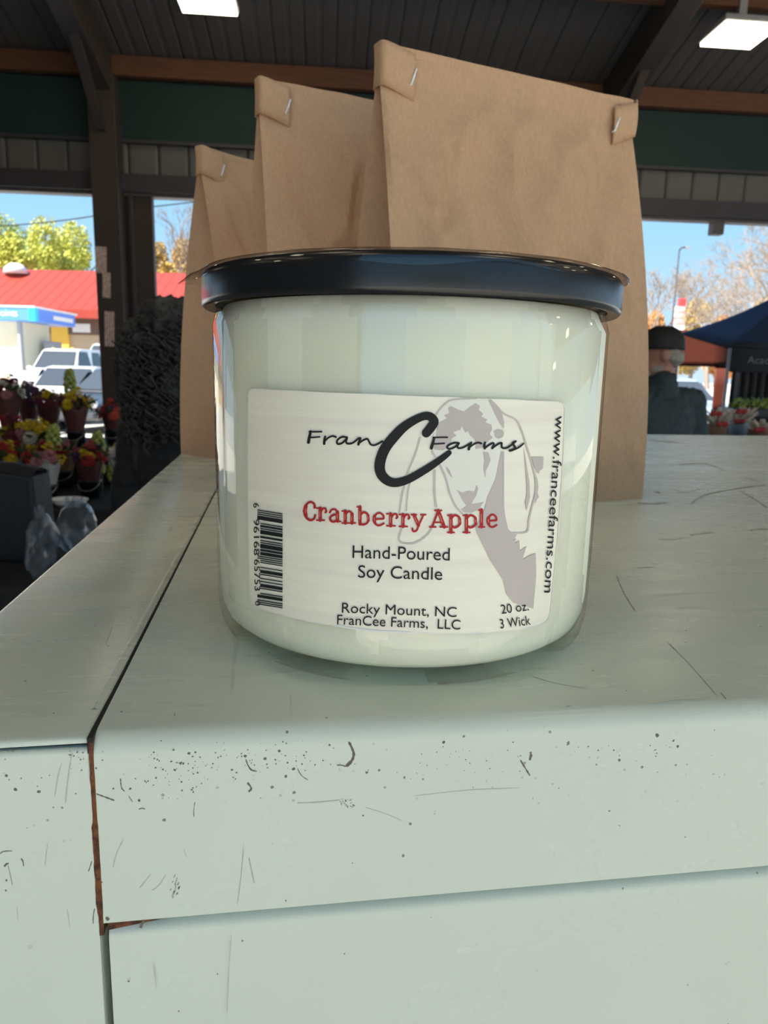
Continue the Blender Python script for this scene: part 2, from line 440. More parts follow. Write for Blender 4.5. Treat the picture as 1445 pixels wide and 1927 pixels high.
# posters / tape on the post (flat print)
M['sticker'] = mat('faded_sticker', lin(196, 150, 140), 0.6, col2=lin(225, 205, 195), scale=40)
for i, (x0, y0, x1, y1, lab) in enumerate(((181, 468, 199, 510, 'wide faded pink paper sticker, topmost on the brown post'),
                                      (194, 516, 207, 557, 'narrow pale paper sticker between two others on the brown post'),
                                      (198, 590, 214, 648, 'long pink paper strip, lowest on the brown post'))):
    a = at((x0 + x1) / 2, (y0 + y1) / 2, 7.5)
    d = (a - CAM); t = ((wl(0, 0.2025, 0) - CAM).dot(WN)) / d.dot(WN); c = CAM + d * t
    sc_ = (c - CAM).length / FPX
    o = MB().box((0, 0, 0), ((x1 - x0) * sc_, 0.004, (y1 - y0) * sc_), None).build('paper_sticker', M['sticker'], None, loc=c)
    o.rotation_euler = (0, R(2.5), YA); tag(o, lab, 'sticker')

# rear wall behind the camera: big doorways that let the daylight in
rear = MB()
wbox(rear, SL, SR, DEPTH, DEPTH + 0.15, 3.8, roofz(DEPTH))
segs = [(SL, -2.3), (5.4, 5.7), (10.6, 10.9)]
for a, b2 in segs: wbox(rear, a, b2, DEPTH, DEPTH + 0.15, 0, 3.8)
struct(rear.build('wall_front', M['beige']))
for nm, s, zlow in (('wall_left', SL, 0.0), ('wall_right', SR, 3.8)):
    b = MB(); b.prism([(-0.1, zlow), (DEPTH, zlow), (DEPTH, roofz(DEPTH)), (RIDGE, roofz(RIDGE)), (-0.1, roofz(0))],
                      lambda p: wl(s - 0.06, p[0], p[1]), lambda p: wl(s + 0.06, p[0], p[1]))
    struct(b.build(nm, M['beige']))

# LED panels under the roof
M['lamp_body'] = mat('lamp_housing', (0.35, 0.34, 0.33), 0.5, 0.2)
M['led'] = mat('led_diffuser', (1.0, 0.87, 0.64), 0.5, emit=LAMP_STRENGTH, var=0.0)
def led(c, label):
    t = thing('ceiling_lamp', label, 'lamp', c, YA, 'led panel lamps under the shed roof')
    MB().box((0, 0, 0.035), (0.50, 0.46, 0.05)).build('housing', M['lamp_body'], t, bevel=0.01)
    MB().box((0, 0, 0.0), (0.46, 0.42, 0.03)).build('diffuser', M['led'], t)
    topz = roofz((WO - Vector((c[0], c[1], 0))).dot(-WN)) - c[2] if False else 0.0
    n_ = (Vector((c[0], c[1], 0)) - WO).dot(WN)
    h = roofz(n_) - c[2]
    MB().box((0, 0, 0.06 + (h - 0.04) / 2), (0.07, 0.07, h - 0.04)).build('mounting_stem', M['lamp_body'], t, bevel=0.004)
lampR = at_z(1390, 66, 4.36); lampL = at_z(388, 0, 4.44)
led(lampR, 'lit square LED panel lamp on a short stem beside the right rafter')
led(lampL, 'lit LED panel lamp under the roof between post and paper bags')
for s, n_ in [(-7.0, 1.5), (8.5, 1.5)] + [(s_, n2) for s_ in (-7.0, -4.4, -1.8, .8, 3.4, 6.0, 8.6) for n2 in (7.0, 8.8)]:  # all out of view; the two rear rows are added to brighten the interior
    led(wl(s, n_, roofz(n_) - 0.35), 'lit LED panel lamp out of view, added for light under the shed roof')

# ------------------------------------------------------------------ ground, road, sky line outside
def gz(y): return 0.0 if y < 22 else min(1.0, 0.07 * (y - 22))
M['asphalt'] = mat('asphalt_lot', (0.58, 0.55, 0.49), 0.85, var=0.15, scale=0.6, bump=0.004, bscale=30)
g = MB()
ys = [-120, -60, -20, 8.35, 14, 22, 25, 28, 31, 34, 36.3, 45, 70, 120, 260]
g.grid(lambda u, v: Vector((-160 + 320 * u, ys[round(v * (len(ys) - 1))], gz(ys[round(v * (len(ys) - 1))]) - 0.05)), 16, len(ys) - 1)
struct(g.build('ground', M['asphalt']))

# red roofed store across the lot
M['redroof'] = mat('red_metal_roof', (0.34, 0.040, 0.022), 0.5, var=0.06, scale=1)
M['tan'] = mat('tan_wall', (0.52, 0.40, 0.27), 0.8, var=0.1, scale=1)
M['yellow'] = mat('yellow_panel', (0.85, 0.52, 0.08), 0.6, var=0.08, scale=1)
M['brownwall'] = mat('brown_soffit', (0.16, 0.10, 0.075), 0.8)
M['white'] = mat('white_paint', (0.80, 0.79, 0.76), 0.45, var=0.04)
M['pane'] = mat('dark_window_glass', (0.06, 0.07, 0.08), 0.08, var=0.1, spec=0.8)
YB = 40.0
bl = thing('store_building', 'long store with a bright red metal roof and yellow panels across the parking lot', 'building', (0, YB, gz(YB)))
ev = at(0, 581, YB).z - gz(YB); rg = at(0, 506, YB + 5).z - gz(YB)
BX0, BX1 = -42.0, at(352, 560, YB).x + 2.0
MB().bounds((BX0, 0.6, -0.1), (BX1, 9.4, ev - 0.05)).build('wall', M['tan'], bl)
MB().bounds((BX0, 0.45, ev - 1.25), (BX1, 0.62, ev - 0.1)).build('fascia', M['brownwall'], bl)
rb = MB(); rb.prism([(-0.25, ev), (5.0, rg), (10.2, ev), (10.2, ev - 0.12), (-0.25, ev - 0.12)], lambda p: Vector((BX0 - .4, p[0], p[1])), lambda p: Vector((BX1 + .4, p[0], p[1])))
ro = rb.build('roof', M['redroof'], bl)
MB().bounds((BX0 - .4, -0.34, ev - 0.42), (BX1 + .4, -0.2, ev + 0.04)).build('gutter_fascia', M['redroof'], bl)
rib = MB(); sl_ = math.hypot(5.25, rg - ev); rib.box((0, sl_ / 2, 0.0), (0.04, sl_, 0.03)); rib_me = rib.mesh('roof_rib', M['redroof'])
x = BX1 + 0.3
for i in range(46):
    o = link('roof_rib', rib_me, ro, (x - i * 0.62, -0.25, ev)); o.rotation_euler = (math.atan2(rg - ev, 5.25), 0, 0)
for px0, px1, py0, py1, mk in ((20, 62, 606, 650, 'yellow'), (64, 92, 606, 655, 'yellow'), (96, 131, 608, 660, 'yellow'), (137, 171, 609, 626, 'white'), (50, 60, 640, 690, 'white')):
    a = at(px0, py0, YB + .5); c = at(px1, py1, YB + .5)
    f = MB().bounds((a.x, 0.42, c.z - gz(YB)), (c.x, 0.62, a.z - gz(YB))).build('wall_panel', M[mk], bl)
a = at(36, 585, YB + 2.8)
v = MB(); v.lathe([(0, 0.62), (0.35, 0.55), (0.62, 0.3), (0.7, 0.0), (0, 0)], 16, (at(26, 505, YB + 4).x, 4.2, rg - 0.35)); v.build('roof_dome', M['white'], bl, True)

# blue drive-through canopy with lettering
M['blue'] = mat('blue_fascia', (0.10, 0.28, 0.80), 0.4, var=0.06)
M['cyan'] = mat('cyan_stripe', (0.03, 0.62, 0.95), 0.4, var=0.04)
M['cream'] = mat('cream_panel', (0.80, 0.72, 0.52), 0.7, var=0.05)
M['greycol'] = mat('grey_column', (0.35, 0.36, 0.38), 0.5)
YC = 31.0
c0 = at(60, 577, YC); c1 = at(60, 604, YC)
fh = c0.z - c1.z
cn = thing('drive_through_canopy', 'blue drive-through canopy with white lettering and a cyan corner stripe', 'canopy', (c0.x, YC, gz(YC)))
z0 = c1.z - gz(YC); z1 = c0.z - gz(YC)
MB().bounds((-9, 0, z0), (0, 4.2, z1)).build('fascia', M['blue'], cn, bevel=0.02)
MB().bounds((-0.16, -0.012, z0 + 0.01), (0.10, 0.3, z1 - 0.01)).build('corner_stripe', M['cyan'], cn)
MB().bounds((-9.02, -0.03, z1 - 0.04), (0.12, 4.22, z1 + 0.03)).build('top_trim', M['white'], cn)
def flat_text(s, mt, parent, origin, xdir, updir, width, cap, lift=0.01, name='lettering'):
    vs, fs = text_mesh(s); x0 = min(v[0] for v in vs); wdt = max(v[0] for v in vs) - x0
    xd = Vector(xdir); ud = Vector(updir); nrm = xd.cross(ud); b = MB()
    b.add([Vector(origin) + xd * ((v[0] - x0) * width / wdt) + ud * (v[1] * cap / CAPH) + nrm * lift for v in vs], fs)
    return b.build(name, mt, parent)
flat_text('rpoints', M['white'], cn, (at(-12, 590, YC).x - c0.x, 0, z0 + fh * 0.30), (1, 0, 0), (0, 0, 1), at(33, 590, YC).x - at(-12, 590, YC).x, fh * 0.48, 0.02)
MB().bounds((0.001, 1.9, z0 + fh * 0.3), (0.02, 3.9, z0 + fh * 0.62)).build('sign_plate', M['white'], cn)
MB().bounds((-9, 0.6, -0.1), (at(23, 620, YC).x - c0.x, 3.4, z0)).build('kiosk_wall', M['cream'], cn)
MB().bounds((at(25, 620, YC).x - c0.x, 0.3, -0.1), (at(31, 620, YC).x - c0.x, 0.55, z0)).build('column', M['greycol'], cn, bevel=0.02)
MB().bounds((at(33, 620, YC).x - c0.x, 2.2, -0.1), (at(52, 620, YC).x - c0.x, 3.2, 1.9)).build('teller_machine', M['greycol'], cn, bevel=0.05)
MB().bounds((at(44, 620, YC).x - c0.x, 2.1, 0.5), (at(50, 620, YC).x - c0.x, 2.2, 1.3)).build('blue_panel', M['blue'], cn)

# yellow bollards
for px, lab in ((136, 'yellow bollard standing by the white vehicles'), (100, 'yellow bollard under the blue canopy')):
    b0 = at(px, 654, 29.4)
    t = thing('bollard', lab, 'bollard', (b0.x, 29.4, gz(29.4) - 0.05))
    b = MB(); h = b0.z - gz(29.4) + 0.05; b.lathe([(0, h), (0.05, h - 0.01), (0.09, h - 0.06), (0.10, h - 0.12), (0.10, 0), (0, 0)], 14); b.build('pipe', M['yellow'], t, True)
    b = MB(); b.lathe([(0.16, 0), (0.16, 0.06), (0.12, 0.09), (0.0, 0.09)], 14); b.build('footing', M['concrete'], t, True)

# cars
M['tire'] = mat('tire_rubber', (0.02, 0.02, 0.02), 0.8)
M['hub'] = mat('alloy_hub', (0.5, 0.5, 0.52), 0.3, 0.7)
M['lens'] = mat('headlight_lens', (0.75, 0.76, 0.78), 0.1)
M['redlens'] = mat('tail_light', (0.45, 0.02, 0.02), 0.2)
def car(loc, rz, paint, label, H=1.48, L=4.5, suv=False):
    t = thing('parked_car', label, 'car', loc, rz)
    W = 1.78; hw = W / 2; belt = 0.92 if not suv else 1.05; hood = 0.86 if not suv else 1.02
    # body: side profile, front at -y
    if suv:
        prof = [(-L/2, .35), (-L/2 + .02, .75), (-L/2 + .25, hood - .06), (-.75, belt), (L/2 - .15, belt), (L/2, belt - .15), (L/2, .4), (L/2 - .2, .28), (-L/2 + .2, .28)]
        cab = [(-.95, belt - .02), (-.35, H - .05), (-.1, H), (L/2 - .5, H), (L/2 - .3, H - .06), (L/2 - .05, belt - .02)]
    else:
        prof = [(-L/2, .35), (-L/2 + .03, .62), (-L/2 + .3, hood - .12), (-.85, belt - .02), (1.35, belt), (L/2 - .08, belt - .04), (L/2, belt - .2), (L/2, .4), (L/2 - .2, .25), (-L/2 + .2, .25)]
        cab = [(-.95, belt - .03), (-.2, H - .04), (.1, H), (.75, H - .01), (1.05, H - .06), (1.75, belt - .02)]
    b = MB(); b.prism(prof, lambda p: Vector((-hw, p[0], p[1])), lambda p: Vector((hw, p[0], p[1])))
    body = b.build('body', paint, t, bevel=0.09)
    ci = 0.16
    zmin = belt; fx = lambda z: hw - 0.07 - ci * (z - zmin) / (H - zmin)
    b = MB(); b.prism(cab, lambda p: Vector((-fx(p[1]), p[0], p[1])), lambda p: Vector((fx(p[1]), p[0], p[1]))); b.build('cabin', paint, t, bevel=0.06)
    # glass, set just proud of the cabin
    (y0, za), (y1, zb) = cab[0], cab[1]
    q = lambda y, z, f: Vector((f, y - 0.012, z + 0.012))
    ya_, zaa = y0 + (y1 - y0) * .10, za + (zb - za) * .10; yb_, zbb = y0 + (y1 - y0) * .93, za + (zb - za) * .93
    b = MB(); b.add([q(ya_, zaa, -fx(zaa) + .08), q(ya_, zaa, fx(zaa) - .08), q(yb_, zbb, fx(zbb) - .07), q(yb_, zbb, -fx(zbb) + .07)], [(0, 1, 2, 3)])
    o = b.build('windshield', M['pane'], t); o.modifiers.new('thick', 'SOLIDIFY').thickness = 0.008
    (y0, za), (y1, zb) = cab[-1], cab[-2]
    b = MB(); ya_, zaa = y0 + (y1 - y0) * .12, za + (zb - za) * .12; yb_, zbb = y0 + (y1 - y0) * .92, za + (zb - za) * .92
    b.add([Vector((-fx(zaa) + .08, ya_ + .012, zaa + .01)), Vector((fx(zaa) - .08, ya_ + .012, zaa + .01)), Vector((fx(zbb) - .07, yb_ + .012, zbb + .01)), Vector((-fx(zbb) + .07, yb_ + .012, zbb + .01))], [(0, 1, 2, 3)])
    o = b.build('rear_window', M['pane'], t); o.modifiers.new('thick', 'SOLIDIFY').thickness = 0.008
    for sgn in (-1, 1):
        for ya0, ya1 in ((-.62, .32), (.40, 1.25)):
            zl, zh = belt + .05, H - .10
            b = MB(); b.add([Vector((sgn * (fx(zl) + .006), ya0 - (.12 if ya0 < 0 else 0), zl)), Vector((sgn * (fx(zl) + .006), ya1 + (.1 if ya0 > 0 else 0), zl)), Vector((sgn * (fx(zh) + .006), ya1 - .08, zh)), Vector((sgn * (fx(zh) + .006), ya0 + .2, zh))], [(0, 1, 2, 3)])
            o = b.build('side_window', M['pane'], t); o.modifiers.new('thick', 'SOLIDIFY').thickness = 0.008
        b = MB(); b.ball((sgn * (hw + .08), -.75, belt + .06), (.10, .06, .07)); b.build('mirror', paint, t, True)
        for yy in (-1.38, 1.35):
            b = MB(); wr = .33; b.add([], [])
            b2_ = MB(); b2_.lathe([(wr * .62, -.10), (wr * .97, -.10), (wr, -.06), (wr, .06), (wr * .97, .10), (wr * .62, .10)], 20, closed=True)
            for v in b2_.v: v.x, v.y, v.z = v.z + sgn * (hw - .09), v.x + yy, v.y + wr
            wh = b2_.build('wheel', M['tire'], t, True)
            b3 = MB(); b3.lathe([(0, .06), (wr * .2, .07), (wr * .6, .04), (wr * .64, -.02), (0, -.02)], 16)
            for v in b3.v: v.x, v.y, v.z = sgn * (v.z + hw - .03), v.x + yy, v.y + wr
            b3.build('hub', M['hub'], wh, True)
        MB().box((sgn * .62, -L/2 + .05, .66), (.36, .12, .14)).build('headlight', M['lens'], t, bevel=.03)
        MB().box((sgn * .68, L/2 - .02, .78), (.26, .08, .16)).build('tail_light', M['redlens'], t, bevel=.02)
    MB().box((0, -L/2 + .01, .60), (.75, .05, .14)).build('grille', M['tire'], t, bevel=.02)
    MB().box((0, -L/2 - .01, .42), (1.6, .10, .16)).build('bumper', paint, t, bevel=.04)
    MB().box((0, L/2 + .01, .45), (1.6, .10, .18)).build('bumper', paint, t, bevel=.04)
    return t
M['carwhite'] = mat('white_car_paint', (0.82, 0.82, 0.82), 0.2, var=0.02, coat=0.6)
M['cardark'] = mat('charcoal_car_paint', (0.035, 0.04, 0.05), 0.25, var=0.05, coat=0.6)
M['carblue'] = mat('light_blue_car_paint', (0.36, 0.45, 0.56), 0.3, var=0.05, coat=0.5)
def carat(px, y, *a, **k):
    p = at(px, 690, y); return car((p.x, y + 2.2, gz(y + 2.2) - 0.05), *a, **k)
carat(66, 18.4, R(4), M['carwhite'], 'white sedan parked behind the flower stand, nose towards the market', H=1.50)
carat(162, 16.0, R(-14), M['cardark'], 'charcoal car parked beside the brown post', H=1.46)
carat(70, 24.2, R(-3), M['carwhite'], 'white sport utility vehicle parked in front of the blue canopy', H=1.80, suv=True)
carat(172, 31.0, R(3), M['carwhite'], 'white sport utility vehicle parked at the red roofed store', H=1.75, suv=True)
carat(1330, 14.5, R(12), M['carblue'], 'light blue car parked behind the orange tent', H=1.55, suv=True)

# ------------------------------------------------------------------ trees
M['bark'] = mat('grey_bark', (0.20, 0.16, 0.12), 0.9, var=0.3, scale=4)
M['twig'] = mat('pale_bare_twigs', (0.27, 0.215, 0.17), 0.9, var=0.2, scale=4)
M['pine'] = mat('sunlit_pine_needles', (0.52, 0.53, 0.10), 0.8, var=0.4, scale=1.2)
M['pine2'] = mat('olive_pine_needles', (0.36, 0.41, 0.09), 0.8, var=0.4, scale=1.2)
M['gold'] = mat('golden_leaves', (0.52, 0.36, 0.10), 0.8, var=0.35, scale=1.2)
M['orangeleaf'] = mat('orange_leaves', (0.62, 0.29, 0.08), 0.8, var=0.35, scale=1.2)
M['limeleaf'] = mat('yellow_green_leaves', (0.45, 0.44, 0.06), 0.8, var=0.3, scale=1.2)
def crown(rg_, blobs, n, size):
    b = MB()
    tot = sum(r[0] * r[2] for _, r in blobs)
    for c, r in blobs:
        c = Vector(c); k_ = int(n * r[0] * r[2] / tot)
        for _ in range(k_):
            d = Vector((rg_.gauss(0, 1), rg_.gauss(0, 1), rg_.gauss(0, 1))).normalized()
            q = c + Vector((d.x * r[0], d.y * r[1], d.z * r[2])) * rg_.uniform(0.55, 1.05)
            a = Vector((rg_.gauss(0, 1), rg_.gauss(0, 1), rg_.gauss(0, 1))).normalized(); e_ = a.orthogonal().normalized(); f_ = a.cross(e_)
            s = size * rg_.uniform(0.6, 1.4)
            b.add([q + e_ * s, q - e_ * s * 0.3 + f_ * s * 0.6, q - e_ * s, q - f_ * s * 0.6], [(0, 1, 2, 3)])
    return b
def leafy(px, Y, ytop, width_px, leaf, label, group, seed, lift=0.35, n=8000, size=0.13):
    rg_ = random.Random(seed); base = at(px, 690, Y); gzz = gz(Y) - 0.1
    top = at(px, ytop, Y).z - gzz; wd = width_px / FPX * Y / 2
    t = thing('leafy_tree', label, 'tree', (base.x, Y, gzz), 0, group)
    tr = MB(); pts = [(0, 0, 0), (0.1, 0, top * .3), (-0.05, .05, top * .6), (0.05, 0, top * .9)]
    tr.tube(catmull(pts, 4), [0.28 - 0.018 * i for i in range(13)], 8)
    for i in range(5):
        a = rg_.uniform(0, 6.28); z = top * rg_.uniform(.35, .7); e_ = Vector((math.cos(a) * wd * .6, math.sin(a) * wd * .6, top * .15))
        tr.tube([Vector((0, 0, z)), Vector((0, 0, z)) + e_ * .5, Vector((0, 0, z)) + e_], [.12, .08, .04], 6)
    tr.build('trunk', M['bark'], t, True)
    blobs = []
    for i in range(9):
        zz = rg_.uniform(lift, 0.86); rr = wd * (0.30 + 0.28 * (1 - zz)) * rg_.uniform(.8, 1.2)
        off = wd * 0.62 * math.sqrt(max(0.05, 1 - ((zz - .55) / .45) ** 2))
        a = rg_.uniform(0, 6.28); blobs.append(((math.cos(a) * off * rg_.random(), math.sin(a) * off * .8, top * zz), (rr, rr, min(rr * .8, top * (1 - zz) + .3))))
    blobs.append(((0, 0, top * .84), (wd * .42, wd * .42, top * .16)))
    crown(rg_, blobs, n, size).build('crown', leaf, t)
    return t
G = 'evergreen trees behind the red roofed store'
for i, (px, Y, yt, wpx, lk, lab) in enumerate((
    (20, 66, 402, 130, 'pine2', 'olive evergreen tree at the edge behind the white roof dome'),
    (100, 58, 408, 110, 'pine', 'round sunlit yellow-green evergreen tree behind the red roof'),
    (60, 76, 430, 110, 'pine2', 'lower olive evergreen tree between two taller ones'),
    (152, 64, 418, 110, 'pine', 'sunlit evergreen tree next to the brown post'),
    (-70, 58, 395, 130, 'pine', 'evergreen tree beyond the market post at the far end'),
    (225, 74, 425, 120, 'pine2', 'evergreen tree hidden behind the brown post'),
    (36, 53, 438, 90, 'pine', 'broad low evergreen tree rising just above the red roof'),
    (130, 72, 440, 120, 'pine2', 'dark evergreen tree filling the gap above the red roof'),
    (-10, 78, 420, 120, 'pine', 'pale evergreen tree behind the olive one'),
    (305, 58, 455, 70, 'gold', 'small golden tree behind the red roof, beside the jamb'),
    (352, 56, 448, 80, 'gold', 'golden leafed tree behind the stapled paper bags'))):
    leafy(px, Y, yt, wpx * 1.25, M[lk], lab, G if 'pine' in lk else 'golden trees', 40 + i, lift=.22, n=10000)
for i, (px, Y, yt, wpx, lk, lab) in enumerate((
    (1225, 62, 585, 70, 'orangeleaf', 'low orange autumn tree beside the tallest paper bag'),
    (1300, 84, 560, 90, 'gold', 'golden autumn tree behind the sign tower'),
    (1350, 74, 592, 80, 'orangeleaf', 'orange autumn tree above the navy tent edge'),
    (1425, 64, 560, 90, 'gold', 'golden autumn tree above the navy tent peak'),
    (1215, 40, 622, 40, 'limeleaf', 'yellow-green bush behind the man in the cap'))):
    leafy(px, Y, yt, wpx, M[lk], lab, 'autumn trees beyond the tents', 80 + i, lift=0.2)

def bare(px, Y, ytop, label, seed, spread=0.5, tw=1.0):
    rg_ = random.Random(seed); base = at(px, 690, Y); gzz = gz(Y) - 0.1; H = at(px, ytop, Y).z - gzz
    t = thing('bare_tree', label, 'tree', (base.x, Y, gzz), 0, 'bare trees beyond the tents')
    tr = MB(); br = MB()
    def grow(p, d, ln, r, depth):
        pts = [p]; q = p.copy(); dd = d.copy()
        for i in range(3):
            dd = (dd + Vector((rg_.gauss(0, .16), rg_.gauss(0, .16), .05))).normalized(); q = q + dd * ln / 3; pts.append(q.copy())
        (tr if depth < 1 else br).tube(pts, [r, r * .88, r * .76, r * .62], 6 if depth < 2 else 4, False)
        if depth >= 6: return
        for i in range(3 if depth else 5):
            a = rg_.uniform(0, 6.28); s = rg_.uniform(.5, 1.0) * spread * 1.5
            o_ = dd.orthogonal().normalized(); o_.rotate(Matrix.Rotation(a, 3, dd))
            k_ = rg_.uniform(.45, 1.0); st = pts[2].lerp(pts[3], k_) if depth else pts[1].lerp(pts[3], k_)
            grow(st, (dd + o_ * s).normalized(), ln * rg_.uniform(.62, .80), max(r * .55, .011 * tw), depth + 1)
    grow(Vector((0, 0, 0)), Vector((0, 0, 1)), H * .34, H * .020 * tw, 0)
    zt = max(v.z for v in br.v); k_ = H / zt
    for b in (tr, br):
        for v in b.v: v *= k_
    tr.build('trunk', M['twig'], t, True); br.build('branches', M['twig'], t)
bare(1415, 34, 398, 'tall bare tree with arching pale branches above the navy tent', 5, .55)
bare(1225, 46, 505, 'smaller bare tree beside the tallest paper bag', 6, .4)
bare(1335, 50, 470, 'bare tree behind the street lamp', 9, .5)
bare(1475, 38, 420, 'bare tree rising behind the navy tent peak', 12, .5)
bare(345, 53, 385, 'bare grey tree behind the golden trees', 15, .45)

# trees on the street behind the camera, seen in the glass
for i, (x_, y_) in enumerate(((7, -26), (14, -30), (2, -33), (-16, -28))):
    rg_ = random.Random(200 + i); t = thing('leafy_tree', 'green street tree on the open side of the market', 'tree', (x_, y_, -0.1), 0, 'street trees opposite the market')
    MB().tube([(0, 0, 0), (.1, 0, 2), (0, .1, 4.5)], [.25, .2, .1], 8).build('trunk', M['bark'], t, True)
    crown(rg_, [((0, 0, 4.4), (2.4, 2.4, 2.0)), ((1.0, 0, 5.6), (1.5, 1.5, 1.2)), ((-1.2, .3, 3.8), (1.6, 1.6, 1.2))], 900, .3).build('crown', M['pine2'], t)

# street lamp, sign tower, wire
M['galv'] = mat('galvanised_steel', (0.30, 0.29, 0.29), 0.5, 0.3)
YL = 30; p0 = at(1266, 640, YL); p1 = at(1279, 463, YL)
t = thing('street_lamp', 'tall grey street lamp with a curved arm against the blue sky', 'street lamp', (p1.x, YL, gz(YL) - .05))
h = p1.z - gz(YL)
MB().tube([(0, 0, 0), (0, 0, h * .5), (0, 0, h - .12)], [.05, .04, .03], 8).build('pole', M['steel_dark'], t, True)
MB().tube([(0, 0, h - .13), (.05, 0, h - .03), (.16, 0, h), (.3, 0, h + .01)], .035, 8).build('arm', M['steel_dark'], t, True)
MB().box((.33, 0, h), (.22, .12, .07)).build('lamp_head', M['galv'], t, bevel=.02)
M['pinksign'] = mat('faded_red_sign', (0.70, 0.30, 0.27), 0.6, col2=(0.75, 0.55, 0.52), scale=2)
M['redsign'] = mat('red_sign_panel', (0.60, 0.05, 0.05), 0.5)
YS = 36; a = at(1268, 572, YS); c = at(1285, 620, YS); zb = c.z - gz(YS)
t = thing('sign_tower', 'narrow red and white roadside sign tower among the autumn trees', 'sign', ((a.x + c.x) / 2, YS, gz(YS) - .1))
wd = c.x - a.x
for i in range(4):
    zz = zb + (a.z - c.z) * (i / 4.0)
    MB().box((0, 0, zz + (a.z - c.z) / 8), (wd * (1 - .04 * i), .3, (a.z - c.z) / 4 * .88)).build('sign_panel', M['white'] if i == 0 else M['pinksign'], t, bevel=.02)
MB().bounds((-wd * .4, -.1, 0), (-wd * .25, .1, zb)).build('pole', M['galv'], t)
MB().bounds((wd * .25, -.1, 0), (wd * .4, .1, zb)).build('pole', M['galv'], t)
MB().bounds((-.05, -.15, zb + (a.z - c.z) * .97), (wd * .45, .15, zb + (a.z - c.z) * 1.3)).build('top_sign', M['redsign'], t, bevel=.02)
A, B = at(-60, 428, 26), at(260, 392, 26)
wp = [A.lerp(B, i / 12) - Vector((0, 0, .12 * math.sin(math.pi * i / 12))) for i in range(13)]
o = MB().tube([A - (B - A) * 2.0] + wp + [B + (B - A) * 1.75], .022, 6).build('utility_wire', M['tire'])
tag(o, 'thin black utility wire crossing the sky above the evergreen trees', 'wire')
for nm_, P in (('utility_pole', A - (B - A) * 2.0), ('utility_pole', B + (B - A) * 1.75)):
    t = thing('utility_pole', 'wooden utility pole holding the wire ' + ('past the evergreen trees' if P.x < -20 else 'behind the paper bags'), 'utility pole', (P.x, P.y + .132, gz(P.y) - .1), 0, 'utility poles')
    MB().tube([(0, 0, 0), (0, 0, P.z - gz(P.y) + .6)], [.15, .11], 10).build('pole', M['bark'], t, True)
    MB().box((0, 0, P.z - gz(P.y) + .19), (.12, 1.6, .12)).build('cross_arm', M['bark'], t)

# ------------------------------------------------------------------ tents
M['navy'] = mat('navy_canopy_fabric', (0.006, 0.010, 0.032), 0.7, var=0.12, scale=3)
M['navyshade'] = mat('shaded_navy_fabric', (0.005, 0.006, 0.012), 0.75, var=0.1)  # canopy fabric darkened: shade on the tent's dark side is put into the colour
M['tentorange'] = mat('orange_canopy_fabric', (0.09, 0.014, 0.0035), 0.75, var=0.1)
M['greytext'] = mat('grey_print', (0.16, 0.17, 0.18), 0.7)
Lp, Np = at(1279, 628, 9.25), at(1374, 652, 8.75); Ap = at(1500, 536, 9.8)
t = thing('market_tent', 'navy pop-up canopy tent with grey lettering on its valance', 'tent', (Np.x, Np.y, -.05))
org = Vector((Np.x, Np.y, -.05))
Rp = Np + (Ap - Np) * 2 ; Rp = Vector((Np.x + 2.9, Np.y + .9, Np.z)); Bp = Vector((Lp.x + 2.9, Lp.y + .9, Np.z))
def fabric(name, pts, mt, sag=0.0, parent=t, th=.012, n=8):
    P = [Vector(p) - org for p in pts]
    b = MB()
    if len(P) == 3:
        b.grid(lambda u, v: P[0].lerp(P[1], u).lerp(P[2], v) + Vector((0, 0, -sag * math.sin(math.pi * v) )), n, n)
    else:
        b.grid(lambda u, v: P[0].lerp(P[1], u).lerp(P[3].lerp(P[2], u), v), n, n)
    o = b.build(name, mt, parent, True); s = o.modifiers.new('thick', 'SOLIDIFY'); s.thickness = th; s.offset = 0
    return o
fabric('roof_panel', (Lp, Np, Ap), M['navy'], .06); fabric('roof_panel', (Np, Rp, Ap), M['navyshade'], .06)
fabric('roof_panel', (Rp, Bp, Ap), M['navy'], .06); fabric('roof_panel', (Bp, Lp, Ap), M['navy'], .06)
vd = Vector((0, 0, -.30))
val = fabric('valance', (Np + vd, Rp + vd, Rp, Np), M['navyshade'])
fabric('valance', (Lp + vd * .02, Np + vd * .12, Np, Lp), M['navyshade'])
xd = (Rp - Np); xd.z = 0; ln = xd.length; xd.normalize()
# lettering on the valance
tx0 = (at(1402, 668, Np.y + .1) - Np).dot(xd)
flat_text('Academy', M['greytext'], val, (Np - org) + xd * tx0 + Vector((0, 0, -.19)), xd, (0, 0, 1), .62, .085, .02)
for P in (Lp, Np, Rp, Bp):
    b = MB(); q = P - org; b.tube([(q.x, q.y, 0), (q.x, q.y, q.z - .02)], .02, 8); b.build('leg', M['galv'], t, True)
# orange tent behind it
YO = 10.6
a, c = at(1180, 618, YO), at(1371, 690, YO)
t2 = thing('market_tent', 'orange pop-up canopy tent with a fabric leg cover behind the navy tent', 'tent', (c.x, YO, -.05)); org2 = Vector((c.x, YO, -.05))
zt = at(1300, 622, YO).z; zbm = at(1330, 690, YO).z
def f2(name, pts, n=6):
    P = [Vector(p) - org2 for p in pts]; b = MB(); b.grid(lambda u, v: P[0].lerp(P[1], u).lerp(P[3].lerp(P[2], u), v), n, n)
    o = b.build(name, M['tentorange'], t2, True); s = o.modifiers.new('thick', 'SOLIDIFY'); s.thickness = .012; s.offset = 0; return o
f2('valance', ((a.x, YO, zbm), (c.x, YO, zbm), (c.x, YO, zt), (a.x, YO, zt)))
f2('roof_panel', ((a.x, YO, zt), (c.x, YO, zt), (c.x - 1.0, YO + 1.4, zt + .02), (a.x + .5, YO + 1.4, zt + .02)))
